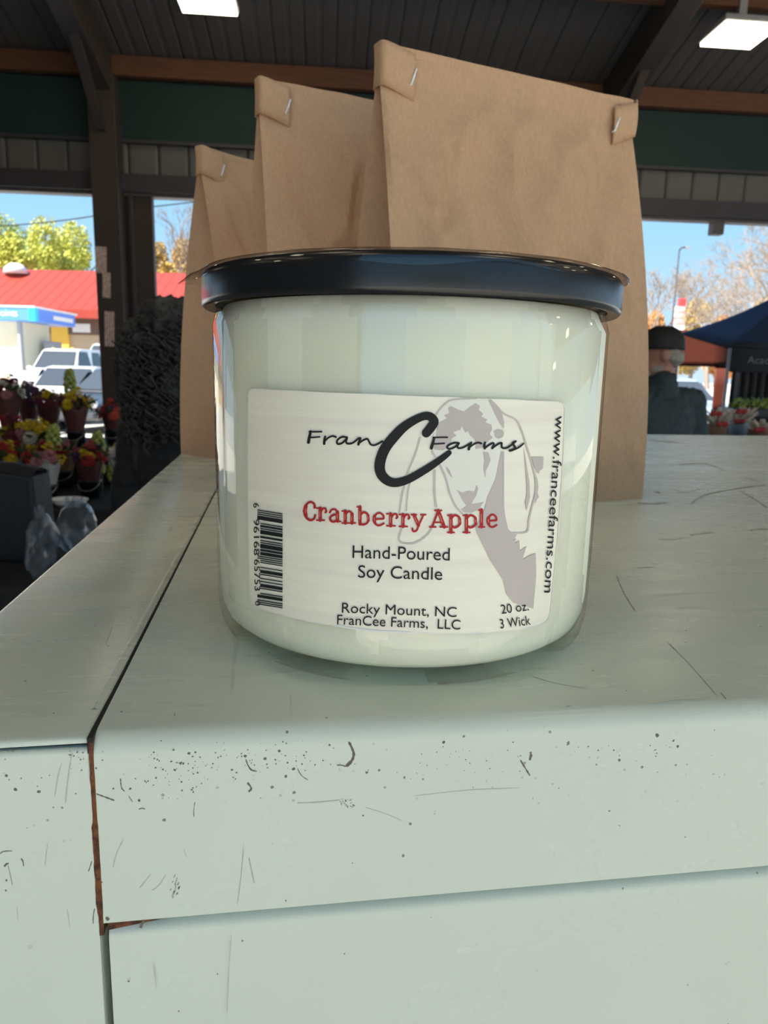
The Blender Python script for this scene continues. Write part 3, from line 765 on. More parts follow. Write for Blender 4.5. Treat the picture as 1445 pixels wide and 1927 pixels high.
f2('roof_panel', ((c.x, YO, zt), (c.x, YO + 2.8, zt), (c.x - 1.0, YO + 1.4, zt + .02), (c.x - 1.0, YO + 1.4, zt + .02)))
lx0, lx1 = at(1345, 700, YO).x, at(1371, 700, YO).x
f2('leg_cover', ((lx0 + .06, YO + .01, 0), (lx1, YO + .01, 0), (lx1, YO + .01, zbm), (lx0, YO + .01, zbm)))
b = MB(); b.tube([(lx1 - org2.x, .05, 0), (lx1 - org2.x, .05, zt)], .02, 8); b.tube([(a.x - org2.x, .05, 0), (a.x - org2.x, .05, zt)], .02, 8)
b.build('leg_frame', M['galv'], t2, True)

# stall under the navy tent: dark back cloth, table, goods
M['blackcloth'] = mat('black_cloth', (0.012, 0.012, 0.014), 0.8, var=0.2, scale=6, bump=.004, bscale=8)
M['greybrown'] = mat('grey_brown_cloth', (0.10, 0.085, 0.075), 0.85, var=0.4, scale=4, stretch=(8, 1, 1))
b0 = at(1378, 700, 10.15); b1 = at(1475, 700, 10.15)
b = MB(); b.grid(lambda u, v: Vector((b0.x + (b1.x - b0.x) * u, 10.15 + .06 * math.sin(u * 40), .0 + 1.85 * v)), 60, 6)
o = b.build('back_curtain', M['greybrown'], None, True); o.modifiers.new('thick', 'SOLIDIFY').thickness = .01
tag(o, 'grey brown curtain hanging at the back of the navy tent', 'curtain')
def draped_table(name, label, c, size, mt, rz=0, seed=1):
    t_ = thing(name, label, 'table', c, rz); sx, sy, h_ = size; b = MB(); n = 96
    def ringp(k_, r_):
        u = k_ / n * 4; s = int(u) % 4; f = u - int(u); x_, y_ = [(-1 + 2 * f, -1), (1, -1 + 2 * f), (1 - 2 * f, 1), (-1, 1 - 2 * f)][s]
        wv = .012 * math.sin(k_ * 1.7 + seed) * r_
        return Vector((x_ * (sx / 2 + r_ * .03 + wv), y_ * (sy / 2 + r_ * .03 + wv), 0))
    vs = []
    for zi, r_ in ((h_, -.0), (h_ - .01, .35), (h_ * .6, .8), (h_ * .3, .95), (.01, 1.05)):
        vs += [ringp(k_, r_) + Vector((0, 0, zi)) for k_ in range(n)]
    fs = [tuple(range(n))]
    for q in range(4): fs += [(q * n + k_, q * n + (k_ + 1) % n, (q + 1) * n + (k_ + 1) % n, (q + 1) * n + k_) for k_ in range(n)]
    b.add(vs, fs); b.build('tablecloth', mt, t_, False)
    for x_ in (-1, 1):
        for y_ in (-1, 1):
            MB().bounds((x_ * (sx / 2 - .08) - .02, y_ * (sy / 2 - .08) - .02, 0), (x_ * (sx / 2 - .08) + .02, y_ * (sy / 2 - .08) + .02, h_ - .01)).build('leg', M['galv'], t_)
    return t_
# ------------------------------------------------------------------ flower kinds
def hue(name, c): M[name] = mat(name, c, 0.7, var=0.2, scale=30)
hue('petal_yellow', (0.62, 0.42, 0.01)); hue('petal_red', (0.42, 0.03, 0.03)); hue('petal_maroon', (0.16, 0.02, 0.04)); hue('petal_pink', (0.42, 0.16, 0.18))
hue('petal_purple', (0.10, 0.03, 0.12)); hue('petal_white', (0.60, 0.56, 0.48)); hue('petal_coral', (0.55, 0.075, 0.04)); hue('leaf_green', (0.06, 0.09, 0.03))
hue('plume_green', (0.38, 0.42, 0.10)); hue('centre_brown', (0.10, 0.05, 0.02)); hue('bow_red', (0.30, 0.015, 0.015))
M['wrap_maroon'] = mat('maroon_wrap_paper', (0.10, 0.028, 0.022), 0.6, var=.25, scale=20, bump=.004, bscale=15)
M['wrap_white'] = mat('white_wrap_paper', (0.40, 0.40, 0.38), 0.6, var=.12, scale=20, bump=.004, bscale=15)
M['wrap_kraft'] = mat('brown_wrap_paper', (0.22, 0.13, 0.06), 0.7, var=.15, scale=20, bump=.004, bscale=15)
M['bucket'] = mat('black_bucket', (0.015, 0.015, 0.017), 0.4)
def petal_head(mt, n, rings, r, dome):
    b = MB()
    for q in range(rings):
        rr = r * (1 - q * .26); up = .012 + .012 * q
        for i in range(n - 2 * q):
            a = 2 * math.pi * (i + .5 * q) / (n - 2 * q); d = Vector((math.cos(a), math.sin(a), 0)); s = Vector((-math.sin(a), math.cos(a), 0)); wq = rr * 2.6 / n
            b.add([d * rr * .15 + Vector((0, 0, up)), d * rr * .65 + s * wq + Vector((0, 0, up + .004)), d * rr + Vector((0, 0, up - .006 + .010 * q)), d * rr * .65 - s * wq + Vector((0, 0, up + .004))], [(0, 1, 2, 3)])
    b.ball((0, 0, .016 + .01 * rings), (r * dome, r * dome, r * dome * .6), 1)
    return b.mesh('flower_head', mt, False, False)
HEADS = {k_: petal_head(M['petal_' + k_], n, rg2, r, dm) for k_, n, rg2, r, dm in (('yellow', 14, 3, .042, .30), ('red', 12, 3, .040, .28), ('maroon', 12, 3, .042, .3), ('pink', 13, 3, .042, .25), ('purple', 12, 2, .038, .3), ('white', 14, 2, .040, .3), ('coral', 12, 3, .044, .28))}
lf = MB(); lf.add([(0, 0, 0), (.018, .03, .006), (.014, .07, .004), (0, .105, -.006), (-.014, .07, .004), (-.018, .03, .006), (0, .05, -.004)], [(0, 1, 6), (1, 2, 6), (2, 3, 6), (3, 4, 6), (4, 5, 6), (5, 0, 6)])
LEAF = lf.mesh('leaf', M['leaf_green'], False, False)
pl = MB()
for i in range(46):
    z = i / 46; a = i * 2.4; r = .042 * math.sin(math.pi * (0.12 + .88 * (1 - z)) * .9) + .006
    pl.ball((math.cos(a) * r * .7, math.sin(a) * r * .7, z * .24), (.016, .016, .02), 1)
PLUME = pl.mesh('plume', M['plume_green'], True, False)
def bouquet(px, py, Y, kinds, wrap, label, seed, nh=11, rad=.13, ht=.42, lean=0.0, group='wrapped bouquets on the flower stand', plume=0, base_z=None):
    """py: photo height of the crown of the bouquet; its foot is ht below"""
    rg_ = random.Random(seed); top = at(px, py, Y); ht = min(ht, top.z - base_z - .016); z0_ = top.z - ht
    t_ = thing('flower_bouquet', label, 'bouquet', (top.x, Y, z0_), rg_.uniform(-.4, .4), group)
    b = MB(); n = 26
    b.grid(lambda u, v: Vector((math.cos(u * 6.2832) * (.035 + (rad * 1.0 - .035) * v ** 1.15) * (1 + .05 * math.sin(u * 44) * v), math.sin(u * 6.2832) * (.035 + (rad - .035) * v ** 1.15), v * ht * (.80 + (.07 * math.sin(u * 31 + seed)) * v))), n, 6)
    o = b.build('wrapping', wrap, t_, True); s = o.modifiers.new('thick', 'SOLIDIFY'); s.thickness = .002
    b = MB()
    for i in range(7):
        a = i * .9; b.tube([(math.cos(a) * .012, math.sin(a) * .012, 0), (math.cos(a) * rad * .5, math.sin(a) * rad * .5, ht * .86)], .004, 5)
    b.build('stems', M['leaf_green'], t_)
    for i in range(nh):
        a = i * 2.399 + rg_.uniform(-.3, .3); r = rad * .98 * math.sqrt((i + .4) / nh); k_ = kinds[i % len(kinds)] if rg_.random() < .75 else rg_.choice(kinds)
        z = ht * (.98 - .22 * (r / rad) ** 2) + rg_.uniform(-.02, .02)
        d = Vector((math.cos(a) * r, math.sin(a) * r, z)); tilt = min(1.1, r / rad * .9 + .3)
        ax = Vector((-math.sin(a), math.cos(a), 0))
        mtx = Matrix.Rotation(tilt, 3, ax)
        o = link('flower_head', HEADS[k_], t_, d, mtx.to_euler()); sc_ = rg_.uniform(.85, 1.25); o.scale = (sc_,) * 3
    for i in range(6):
        a = rg_.uniform(0, 6.28); mtx = Matrix.Rotation(a, 3, 'Z') @ Matrix.Rotation(rg_.uniform(.3, .9), 3, 'X')
        link('leaf', LEAF, t_, Vector((math.cos(a + 1.57) * rad * .7, math.sin(a + 1.57) * rad * .7, ht * .78)), mtx.to_euler(), (1.2, 1.2, 1.2))
    for i in range(plume):
        a = rg_.uniform(-1.8, -1.2) + i; link('plume', PLUME, t_, Vector((math.cos(a) * rad * .5, math.sin(a) * rad * .4, ht * .82)), (rg_.uniform(-.15, .15), rg_.uniform(-.2, .2), 0), (1, 1, 1))
    return t_, z0_
# stand: two tiers of dark tables
YF, YK = 4.1, 4.75
xl, xr = at(-90, 900, YF).x, at(262, 900, YF).x
zf = at(100, 932, YF).z
draped_table('flower_table', 'low dark table at the front of the flower stand', ((xl + xr) / 2, YF, 0), (xr - xl, .80, zf), M['blackcloth'], 0, 3)
xl2, xr2 = at(-90, 800, YK).x, at(250, 800, YK).x; zk = at(100, 838, YK).z
draped_table('flower_table', 'raised dark table at the back of the flower stand', ((xl2 + xr2) / 2, YK + .225, 0), (xr2 - xl2, .75, zk), M['blackcloth'], 0, 8)
BQ = [(11, 715, 4.72, ('maroon', 'pink', 'white'), 'wrap_maroon', 'maroon and pink bouquet at the end of the raised flower table', .44),
      (52, 728, 5.19, ('pink', 'maroon', 'purple'), 'wrap_maroon', 'pink and purple bouquet beside the yellow row', .42),
      (90, 742, 4.97, ('yellow', 'maroon', 'yellow'), 'wrap_maroon', 'yellow and maroon bouquet next to a pale green plume', .42),
      (139, 748, 4.7, ('yellow', 'yellow', 'maroon'), 'wrap_maroon', 'yellow bouquet in a tall maroon paper cone', .38),
      (213, 766, 4.92, ('coral', 'coral', 'purple', 'red'), 'wrap_maroon', 'coral red bouquet standing alone beside the brown post', .42),
      (27, 790, 4.41, ('red', 'yellow', 'maroon', 'pink'), 'wrap_maroon', 'mixed red bouquet in the middle of the flower stand', .46),
      (66, 800, 4.2, ('yellow', 'white', 'pink'), 'wrap_kraft', 'pale pink bouquet in brown paper', .46),
      (9, 842, 3.92, ('yellow', 'yellow', 'red'), 'wrap_white', 'bright yellow bouquet at the front of the flower stand', .40),
      (83, 848, 3.86, ('yellow', 'pink', 'pink', 'red'), 'wrap_white', 'pink and yellow bouquet in a white paper cone', .38),
      (166, 845, 4.06, ('red', 'yellow', 'yellow', 'purple'), 'wrap_maroon', 'red and yellow bouquet in a maroon cone at the table edge', .40),
      (117, 838, 4.42, ('pink', 'red', 'pink'), 'wrap_kraft', 'dusty pink bouquet behind the white paper cone', .40),
      (234, 838, 3.86, ('white', 'white'), 'wrap_white', 'white bouquet in clear white paper at the end of the flower stand', .40)]
for i, (px, py, Y, ks, wr, lab, ht) in enumerate(BQ):
    _, zb_ = bouquet(px, py, Y, ks, M[wr], lab, 300 + i, 12, .086 if i != 11 else .082, ht, base_z=zk if Y > 4.55 else zf)
    tz = zk if Y > 4.55 else zf
    tp = at(px, py, Y)
    t_ = thing('flower_bucket', 'black bucket holding the ' + lab.split(' bouquet')[0] + ' bouquet', 'bucket', (tp.x, Y, tz), 0, 'black flower buckets')
    hb = max(.05, min(.22, zb_ - tz + .09))
    b = MB(); b.lathe([(0, .004), (.050, .0), (.061, hb), (.064, hb), (.064, hb - .012), (.057, hb - .02), (.046, .012), (0, .012)], 20); b.build('bucket_wall', M['bucket'], t_, True)
    b = MB(); b.tube([Vector((.063 * math.cos(a * math.pi / 8), -.012 - .055 * math.sin(a * math.pi / 8), hb - .01 - .05 * math.sin(a * math.pi / 8))) for a in range(9)], .003, 5); b.build('handle', M['galv'], t_)
for i, (px, py, Y, lab) in enumerate(((130, 695, 5.17, 'pale green plume standing tall above the yellow bouquet'), (96, 800, 4.04, 'pale green plume in the middle of the flower stand'),
                                      (186, 812, 4.28, 'pale green plume with a leaf tip beside the coral bouquet'), (205, 832, 4.44, 'pale green plume leaning near the white bouquet'))):
    tp = at(px, py, Y); tz = zk if Y > 4.55 else zf
    t_ = thing('celosia_plume', lab, 'flower', (tp.x, Y, tz), 0, 'green celosia plumes')
    MB().tube([(0, 0, 0), (.01, 0, (tp.z - tz) * .5), (0, 0, tp.z - tz - .2)], .005, 6).build('stem', M['leaf_green'], t_)
    link('plume', PLUME, t_, (0, 0, tp.z - tz - .24), (0, (0, .05, -.05, .25)[i], 0))
    link('leaf', LEAF, t_, (0, -.01, (tp.z - tz) * .55), (.5, 0, .6 * i))
# chrome tray rail on the table edge
a, c = at(92, 922, YF - .31), at(150, 922, YF - .31)
t_ = thing('metal_tray', 'small shiny metal tray at the edge of the flower table', 'tray', ((a.x + c.x) / 2 + .02, YF - .30, zf))
b = MB(); b.lathe([(0, .0), (.06, 0), (.085, .035), (.09, .035), (.065, -.0), (0, .004)], 24)
for v in b.v: v.x *= 1.1; v.y *= .8
b.build('dish', M['staple'], t_, True)
MB().tube([(.09 * math.cos(i * .524) * 1.1, .09 * math.sin(i * .524) * .8, .035) for i in range(13)], .004, 6).build('rim', M['staple'], t_, True)

# ------------------------------------------------------------------ dark table with covered stand and clear plastic bag, near left
M['charcoal'] = mat('charcoal_cloth', (0.014, 0.016, 0.022), 0.6, var=.2, scale=8, bump=.003, bscale=20)
YT = 2.35
tl, tr_ = at(-260, 950, YT).x, at(186, 950, YT).x; ztab = at(120, 1040, YT).z
draped_table('display_table', 'black cloth covered table behind the white cabinet edge', ((tl + tr_) / 2, YT, 0), (tr_ - tl, .8, ztab), M['blackcloth'], 0, 5)
ca, cb_ = at(-200, 880, 2.2), at(57, 893, 2.2); ct = at(57, 890, 2.2).z
t_ = thing('covered_display_box', 'charcoal cloth covered box standing on the black table', 'box', ((ca.x + cb_.x) / 2, 2.27, ztab))
b = MB(); sx = cb_.x - ca.x; hh = ct - ztab; n = 40
b.grid(lambda u, v: Vector((-sx / 2 + sx * u, -.065 + .13 * v, hh + .030 * math.sin(math.pi * v) * (1 - .3 * u) - .03 * max(0, u - .8) * 5 * .5)), 24, 10)
b.build('cloth_top', M['charcoal'], t_, True)
b = MB(); b.prism([(-sx / 2, 0), (sx / 2 + .01, 0), (sx / 2, hh - .012), (sx / 2 - .1, hh), (-sx / 2, hh + .0)], lambda p: Vector((p[0], -.065, p[1])), lambda p: Vector((p[0], .065, p[1]))); b.build('cloth_sides', M['charcoal'], t_, bevel=.01)
M['plastic'] = thin_glass('clear_plastic_bag', 0.07, (.8, .82, .85), .25, (0.16, (.30, .34, .38)))
def crumple(name, label, px0, py0, px1, py1, Y, zb_, seed):
    a_, c_ = at(px0, py0, Y), at(px1, py1, Y); cx_ = (a_.x + c_.x) / 2
    t_ = thing(name, label, 'plastic bag', (cx_, Y, zb_)); hw_ = (c_.x - a_.x) / 2; hz = a_.z - zb_
    b = MB(); b.ball((0, 0, hz / 2), (hw_, .10, hz / 2), 4)
    for v in b.v:
        k_ = noise.noise(v * 16 + Vector((seed, 0, 0))) * .030 + abs(noise.noise(v * 45 + Vector((seed, 3, 0)))) * -.022
        q = Vector((v.x, v.y, v.z - hz / 2)); mx_ = max(abs(q.x) / hw_, abs(q.z) / (hz / 2), 1e-4); L_ = math.sqrt((q.x / hw_) ** 2 + (q.z / (hz / 2)) ** 2 + (q.y / .1) ** 2)
        v.x *= 1 + .35 * (L_ / max(mx_, .75) - 1); v += q.normalized() * k_ * .8; v.z = max(v.z, .002)
    b.build('film', M['plastic'], t_, True)
    b2_ = MB(); b2_.grid(lambda u, v: Vector(((u - .5) * hw_ * .9, .02 * math.sin(u * 20), hz * .96 + .03 * v + .008 * math.sin(u * 33))), 24, 3)
    b2_.build('open_mouth', M['plastic'], t_, True)
crumple('clear_plastic_bag', 'crumpled clear plastic bag on the black table', 104, 950, 176, 1040, 2.30, ztab, 2)
crumple('clear_plastic_sleeve', 'small clear plastic sleeve lying against the charcoal box', 62, 968, 90, 1012, 2.06, ztab, 9)

# right: table of decorations in front of the man
YR = 4.6
rx0, rx1 = at(1330, 800, YR).x, at(1520, 800, YR).x; zr = at(1400, 826, YR).z
draped_table('craft_table', 'black cloth covered craft table with dried arrangements', ((rx0 + rx1) / 2, YR + .1, 0), (rx1 - rx0, .6, zr), M['blackcloth'], 0, 6)
M['pampas'] = mat('cream_dried_grass', (0.50, 0.44, 0.36), .9, var=.3, scale=20)
M['basket'] = mat('wicker', (0.20, 0.12, 0.08), .8, var=.4, scale=60)
M['pot_blue'] = mat('pale_blue_pot', (0.30, 0.40, 0.52), .4)
for i, (px, py, pot, lab, nb) in enumerate(((1352, 772, 'basket', 'cream dried grass arrangement with dark red bows in a wicker basket', 2),
                                        (1395, 768, 'pot_blue', 'dried arrangement with red bows in a pale blue pot', 2),
                                        (1432, 790, 'basket', 'low dried arrangement with one red bow at the table end', 1))):
    yd = YR + (-.05, .22, -.05)[i]; tp = at(px, py, yd); rg_ = random.Random(500 + i); hh = tp.z - zr
    t_ = thing('dried_arrangement', lab, 'arrangement', (tp.x, yd, zr))
    b = MB(); b.lathe([(0, .0), (.045, 0), (.07, hh * .45), (.075, hh * .5), (.068, hh * .5), (.04, .02), (0, .02)], 20); b.build('pot', M[pot], t_, True)
    b = MB()
    for j in range(44):
        a = rg_.uniform(0, 6.28); r = rg_.uniform(.02, .11); z = hh * rg_.uniform(.65, 1.05)
        b.tube([(0, 0, hh * .4), (math.cos(a) * r * .5, math.sin(a) * r * .5, z * .75), (math.cos(a) * r, math.sin(a) * r, z)], [.003, .010, .004], 5)
    b.build('dried_stems', M['pampas'], t_)
    for j in range(nb):
        b = MB(); c_ = Vector((rg_.uniform(-.06, .06), -.09, hh * (.55 + .35 * j)))
        b.ball(c_ + Vector((.018, 0, 0)), (.022, .010, .018)); b.ball(c_ - Vector((.018, 0, 0)), (.022, .010, .018)); b.ball(c_, .010); b.build('bow', M['bow_red'], t_, True)
# stall goods further back under the navy tent
ya = 9.5; g0, g1 = at(1392, 800, ya).x, at(1500, 800, ya).x
zg = at(1420, 785, ya).z
draped_table('stall_table', 'dark stall table under the navy tent', ((g0 + g1) / 2, ya, -.05), (g1 - g0, .7, zg + .05), M['blackcloth'], 0, 9)
tp = at(1425, 745, ya); t_ = thing('leafy_plant_tray', 'tray of yellow-green plants on the dark stall table', 'plant', (tp.x, ya, zg))
crown(random.Random(77), [((0, 0, .16), (.34, .18, .09))], 260, .04).build('foliage', M['pine2'], t_)
MB().bounds((-.4, -.22, 0), (.4, .22, .12)).build('tray', M['bucket'], t_, bevel=.01)

# ------------------------------------------------------------------ people
M['skin'] = mat('skin', (0.36, 0.17, 0.12), .55, var=.1, scale=30)
M['jacket'] = mat('dark_teal_jacket', (0.020, 0.036, 0.042), .75, var=.3, scale=8, bump=.010, bscale=12)
M['trouser'] = mat('dark_trousers', (0.03, 0.03, 0.035), .8, var=.2)
M['capblack'] = mat('black_cap', (0.010, 0.010, 0.010), .7)
M['greyhair'] = mat('grey_hair', (0.26, 0.24, 0.20), .7, var=.3, scale=60, stretch=(1, 1, .3))
M['curlhair'] = mat('dark_grey_curls', (0.040, 0.036, 0.034), .6, var=.8, scale=22)
M['blackshirt'] = mat('black_top', (0.010, 0.010, 0.013), .8, var=.2, bump=.006, bscale=12)
M['shoe'] = mat('dark_shoes', (0.02, 0.018, 0.015), .5)
M['whitecloth'] = mat('white_cloth', (0.75, 0.75, 0.74), .7)
M['mouth'] = mat('lips', (0.30, 0.09, 0.08), .5)
M['eye'] = mat('eye', (0.6, 0.6, 0.58), .2)
def person(label, loc, rz, top_mat, k_=1.0, slim=1.0, turn=0.0):
    t_ = thing('person', label, 'person', loc, rz)
    RH = Matrix.Rotation(turn, 3, 'Z')
    def S(*p):
        v = Vector(p)
        if p[2] > 1.46: v = RH @ v
        return v * k_
    pr = [('ell', S(0, .0, 1.59), (.074 * k_, .094 * k_, .106 * k_), RH), ('ell', S(0, .030, 1.525), (.056 * k_, .066 * k_, .062 * k_), RH),
          ('cap', S(0, .095, 1.592), .011 * k_, S(0, .120, 1.557), .016 * k_), ('ell', S(0, .085, 1.612), (.052 * k_, .018 * k_, .013 * k_), RH),
          ('ell', S(0, .092, 1.515), (.025 * k_, .012 * k_, .011 * k_), RH), ('ell', S(0, .078, 1.478), (.026 * k_, .022 * k_, .02 * k_)),
          ('cap', S(0, -.012, 1.52), .054 * k_, S(0, -.025, 1.39), .060 * k_),
          ('ell', S(0, 0, 1.24), (.155 * slim * k_, .10 * k_, .19 * k_)), ('ell', S(0, .01, 1.04), (.145 * slim * k_, .105 * k_, .18 * k_)), ('ell', S(0, 0, .93), (.155 * slim * k_, .11 * k_, .12 * k_)),
          ('cap', S(-.16 * slim, -.005, 1.365), .05 * k_, S(.16 * slim, -.005, 1.365), .05 * k_)]
    for s in (-1, 1):
        pr += [('ell', S(s * .077, -.005, 1.575), (.011 * k_, .024 * k_, .033 * k_), RH),
               ('cap', S(s * .18 * slim, -.005, 1.36), .050 * k_, S(s * .225 * slim, -.03, 1.09), .040 * k_), ('cap', S(s * .225 * slim, -.03, 1.09), .040 * k_, S(s * .22 * slim, .06, .86), .027 * k_),
               ('ell', S(s * .218 * slim, .075, .815), (.018 * k_, .038 * k_, .045 * k_)), ('cap', S(s * .218 * slim, .105, .825), .011 * k_, S(s * .205 * slim, .122, .785), .009 * k_),
               ('cap', S(s * .09, 0, .9), .082 * k_, S(s * .095, .012, .5), .056 * k_), ('cap', S(s * .095, .012, .5), .056 * k_, S(s * .095, -.012, .09), .038 * k_), ('ell', S(s * .095, .05, .045), (.038 * k_, .11 * k_, .04 * k_))]
        for j, fl in enumerate((.058, .066, .062, .05)):
            y_ = .106 - .021 * j
            pr += [('cap', S(s * .218 * slim, y_, .785), .0085 * k_, S(s * .216 * slim, y_ + .004, .785 - fl * .55), .008 * k_), ('cap', S(s * .216 * slim, y_ + .004, .785 - fl * .55), .008 * k_, S(s * .208 * slim, y_ + .008, .785 - fl), .007 * k_)]
    remeshed('body', pr, .007 * k_, M['skin'], t_, 3)
    cl = [('ell', S(0, -.004, 1.24), (.185 * slim * k_, .132 * k_, .20 * k_)), ('ell', S(0, .008, 1.03), (.180 * slim * k_, .138 * k_, .20 * k_)), ('ell', S(0, .002, .90), (.188 * slim * k_, .140 * k_, .12 * k_)),
          ('cap', S(-.165 * slim, -.008, 1.362), .066 * k_, S(.165 * slim, -.008, 1.362), .066 * k_), ('cap', S(0, -.02, 1.41), .078 * k_, S(0, -.022, 1.445), .072 * k_)]
    for s in (-1, 1):
        cl += [('cap', S(s * .185 * slim, -.006, 1.36), .068 * k_, S(s * .228 * slim, -.03, 1.09), .060 * k_), ('cap', S(s * .228 * slim, -.03, 1.09), .060 * k_, S(s * .222 * slim, .052, .885), .044 * k_)]
    remeshed('jacket', cl, .011 * k_, top_mat, t_, 4, .008)
    lg = [('ell', S(0, 0, .90), (.168 * slim * k_, .122 * k_, .12 * k_))]
    for s in (-1, 1):
        lg += [('cap', S(s * .09, 0, .88), .098 * k_, S(s * .097, .012, .5), .075 * k_), ('cap', S(s * .097, .012, .5), .075 * k_, S(s * .097, -.008, .09), .062 * k_)]
    remeshed('trousers', lg, .013 * k_, M['trouser'], t_, 4)
    for s in (-1, 1):
        remeshed('shoe', [('ell', S(s * .095, .055, .045), (.050 * k_, .135 * k_, .045 * k_)), ('cap', S(s * .095, -.02, .06), .05 * k_, S(s * .095, -.02, .09), .048 * k_), ('cap', S(s * .095, -.05, .03), .03 * k_, S(s * .095, .15, .03), .03 * k_)], .010, M['shoe'], t_, 3)
        MB().ball(S(s * .032, .083, 1.592), (.013 * k_, .009 * k_, .008 * k_), 2, RH).build('eye', M['eye'], t_, True)
    MB().ball(S(0, .1005, 1.514), (.022 * k_, .006 * k_, .006 * k_), 2, RH).build('mouth', M['mouth'], t_, True)
    return t_
# the man in the cap, facing left
MP = at(1250, 612, 3.45); km = (MP.z + .0) / 1.715
man = person('person in a dark teal jacket and black cap standing beyond the cabinet', (MP.x, 3.45, 0), R(25), M['jacket'], km, 1.2, R(55))
RM = Matrix.Rotation(R(55), 3, 'Z')
S = lambda *p: (RM @ Vector(p)) * km
cp = MB(); cp.lathe([(0, .108), (.035, .105), (.065, .085), (.083, .05), (.087, .012), (.088, -.006), (.083, -.006), (.08, .01), (.0, .06)], 28)
for v in cp.v: v.y = v.y * 1.18; v.z = v.z + 1.605; v.xyz = (RM @ v) * km
cap = cp.build('cap', M['capblack'], man, True)
vz = MB(); vz.grid(lambda u, v: S(math.sin((u - .5) * 2.2) * (.078 + .0 * v), .07 + v * .075 * math.cos((u - .5) * 2.0) + .028 * math.cos((u - .5) * 2.2), 1.612 - .012 * v - .02 * abs(u - .5)), 12, 5)
vo_ = vz.build('visor', M['capblack'], cap, True); vo_.modifiers.new('thick', 'SOLIDIFY').thickness = .004
remeshed('hair', [('ell', S(0, -.055, 1.565), (.074 * km, .046 * km, .05 * km), RM), ('ell', S(.066, -.03, 1.58), (.014 * km, .035 * km, .035 * km), RM), ('ell', S(-.066, -.03, 1.58), (.014 * km, .035 * km, .035 * km), RM)], .006, M['greyhair'], man, 1, .006)
remeshed('beard', [('ell', S(0, .062, 1.486), (.044 * km, .032 * km, .022 * km), RM), ('ell', S(.045, .02, 1.512), (.012 * km, .036 * km, .026 * km), RM), ('ell', S(-.045, .02, 1.512), (.012 * km, .036 * km, .026 * km), RM)], .006, M['greyhair'], man, 1, .003)

# the curly haired person on the left, seen from behind
WP = at(312, 552, 2.1); kw = (WP.z) / 1.735
wom = person('person with big dark curly hair and a black top beyond the cabinet corner', (at(345, 700, 2.1).x, 2.1, 0), R(-28), M['blackshirt'], kw, .98)
rg_ = random.Random(4); pr = []
for i in range(170):
    zc = rg_.uniform(1.34, 1.705); f = (zc - 1.34) / .365
    rr = .115 + .035 * math.sin(math.pi * min(1, f * 1.05)) ; rr *= 1.0 if f < .75 else max(.5, 1 - (f - .75) * 1.6)
    a = rg_.uniform(0, 2 * math.pi)
    if math.sin(a) > .45 and zc < 1.63: continue                    # leave the face free
    pr.append(('ell', Vector((math.cos(a) * rr, math.sin(a) * rr * .95 - .02, zc)) * kw, (rg_.uniform(.014, .030) * kw,) * 3))
pr.append(('ell', Vector((0, -.03, 1.60)) * kw, (.105 * kw, .10 * kw, .11 * kw))); pr.append(('ell', Vector((0, -.06, 1.46)) * kw, (.11 * kw, .06 * kw, .12 * kw)))
remeshed('hair', pr, .007, M['curlhair'], wom, 1, .014)
cu = MB()
for i in range(900):
    zc = rg_.uniform(1.33, 1.72); f = (zc - 1.34) / .365; a = rg_.uniform(2.6, 7.0)
    rr = (.128 + .035 * math.sin(math.pi * min(1, f * 1.05))) * (1.0 if f < .75 else max(.45, 1 - (f - .75) * 1.7)) + rg_.uniform(-.01, .022)
    c_ = Vector((math.cos(a) * rr, math.sin(a) * rr - .02, zc)); rd = .006 + .010 * rg_.random(); ph = rg_.random() * 6; dr = rg_.uniform(.003, .009)
    cu.tube([(c_ + Vector((rd * math.cos(q * 1.0 + ph), rd * math.sin(q * 1.0 + ph), -dr * q))) * kw for q in range(9)], .0024, 4, False)
tag(cu.build('curls', M['curlhair'], wom), kind='stuff')
MB().ball(Vector((-.075, .035, 1.40)) * kw, (.03, .02, .012), 2).build('collar_tip', M['whitecloth'], wom, True)

# ------------------------------------------------------------------ the steel cabinet
CA = R(8.7); CO = Vector((-.0542, .1221, COUNTER))
cab = thing('steel_cabinet', 'worn off-white painted steel cabinet carrying the candle and paper bags', 'cabinet', (CO.x, CO.y, 0), CA)
CU1, CD = 1.05, .728
def lz(z): return COUNTER + z
def bent(b, u0, u1, r, t1, depth, th=.010, z_off=0.0, v_off=0.0, seg=8):
    """sheet bent over the front edge: profile in (depth, height), extruded along the front"""
    prof = [(depth, 0)]
    prof += [(r - r * math.sin(i / seg * math.pi / 2), -(r - r * math.cos(i / seg * math.pi / 2))) for i in range(seg + 1)]
    prof += [(0, -t1), (th, -t1), (th, -th), (depth, -th)]
    b.prism(prof, lambda p: Vector((u0, p[0] + v_off, lz(p[1] + z_off))), lambda p: Vector((u1, p[0] + v_off, lz(p[1] + z_off))))
    return b
# main top with its front rail
o = bent(MB(), .0008, CU1, .0042, .0396, CD).build('top_panel', M['paint'], cab, True, auto=35)
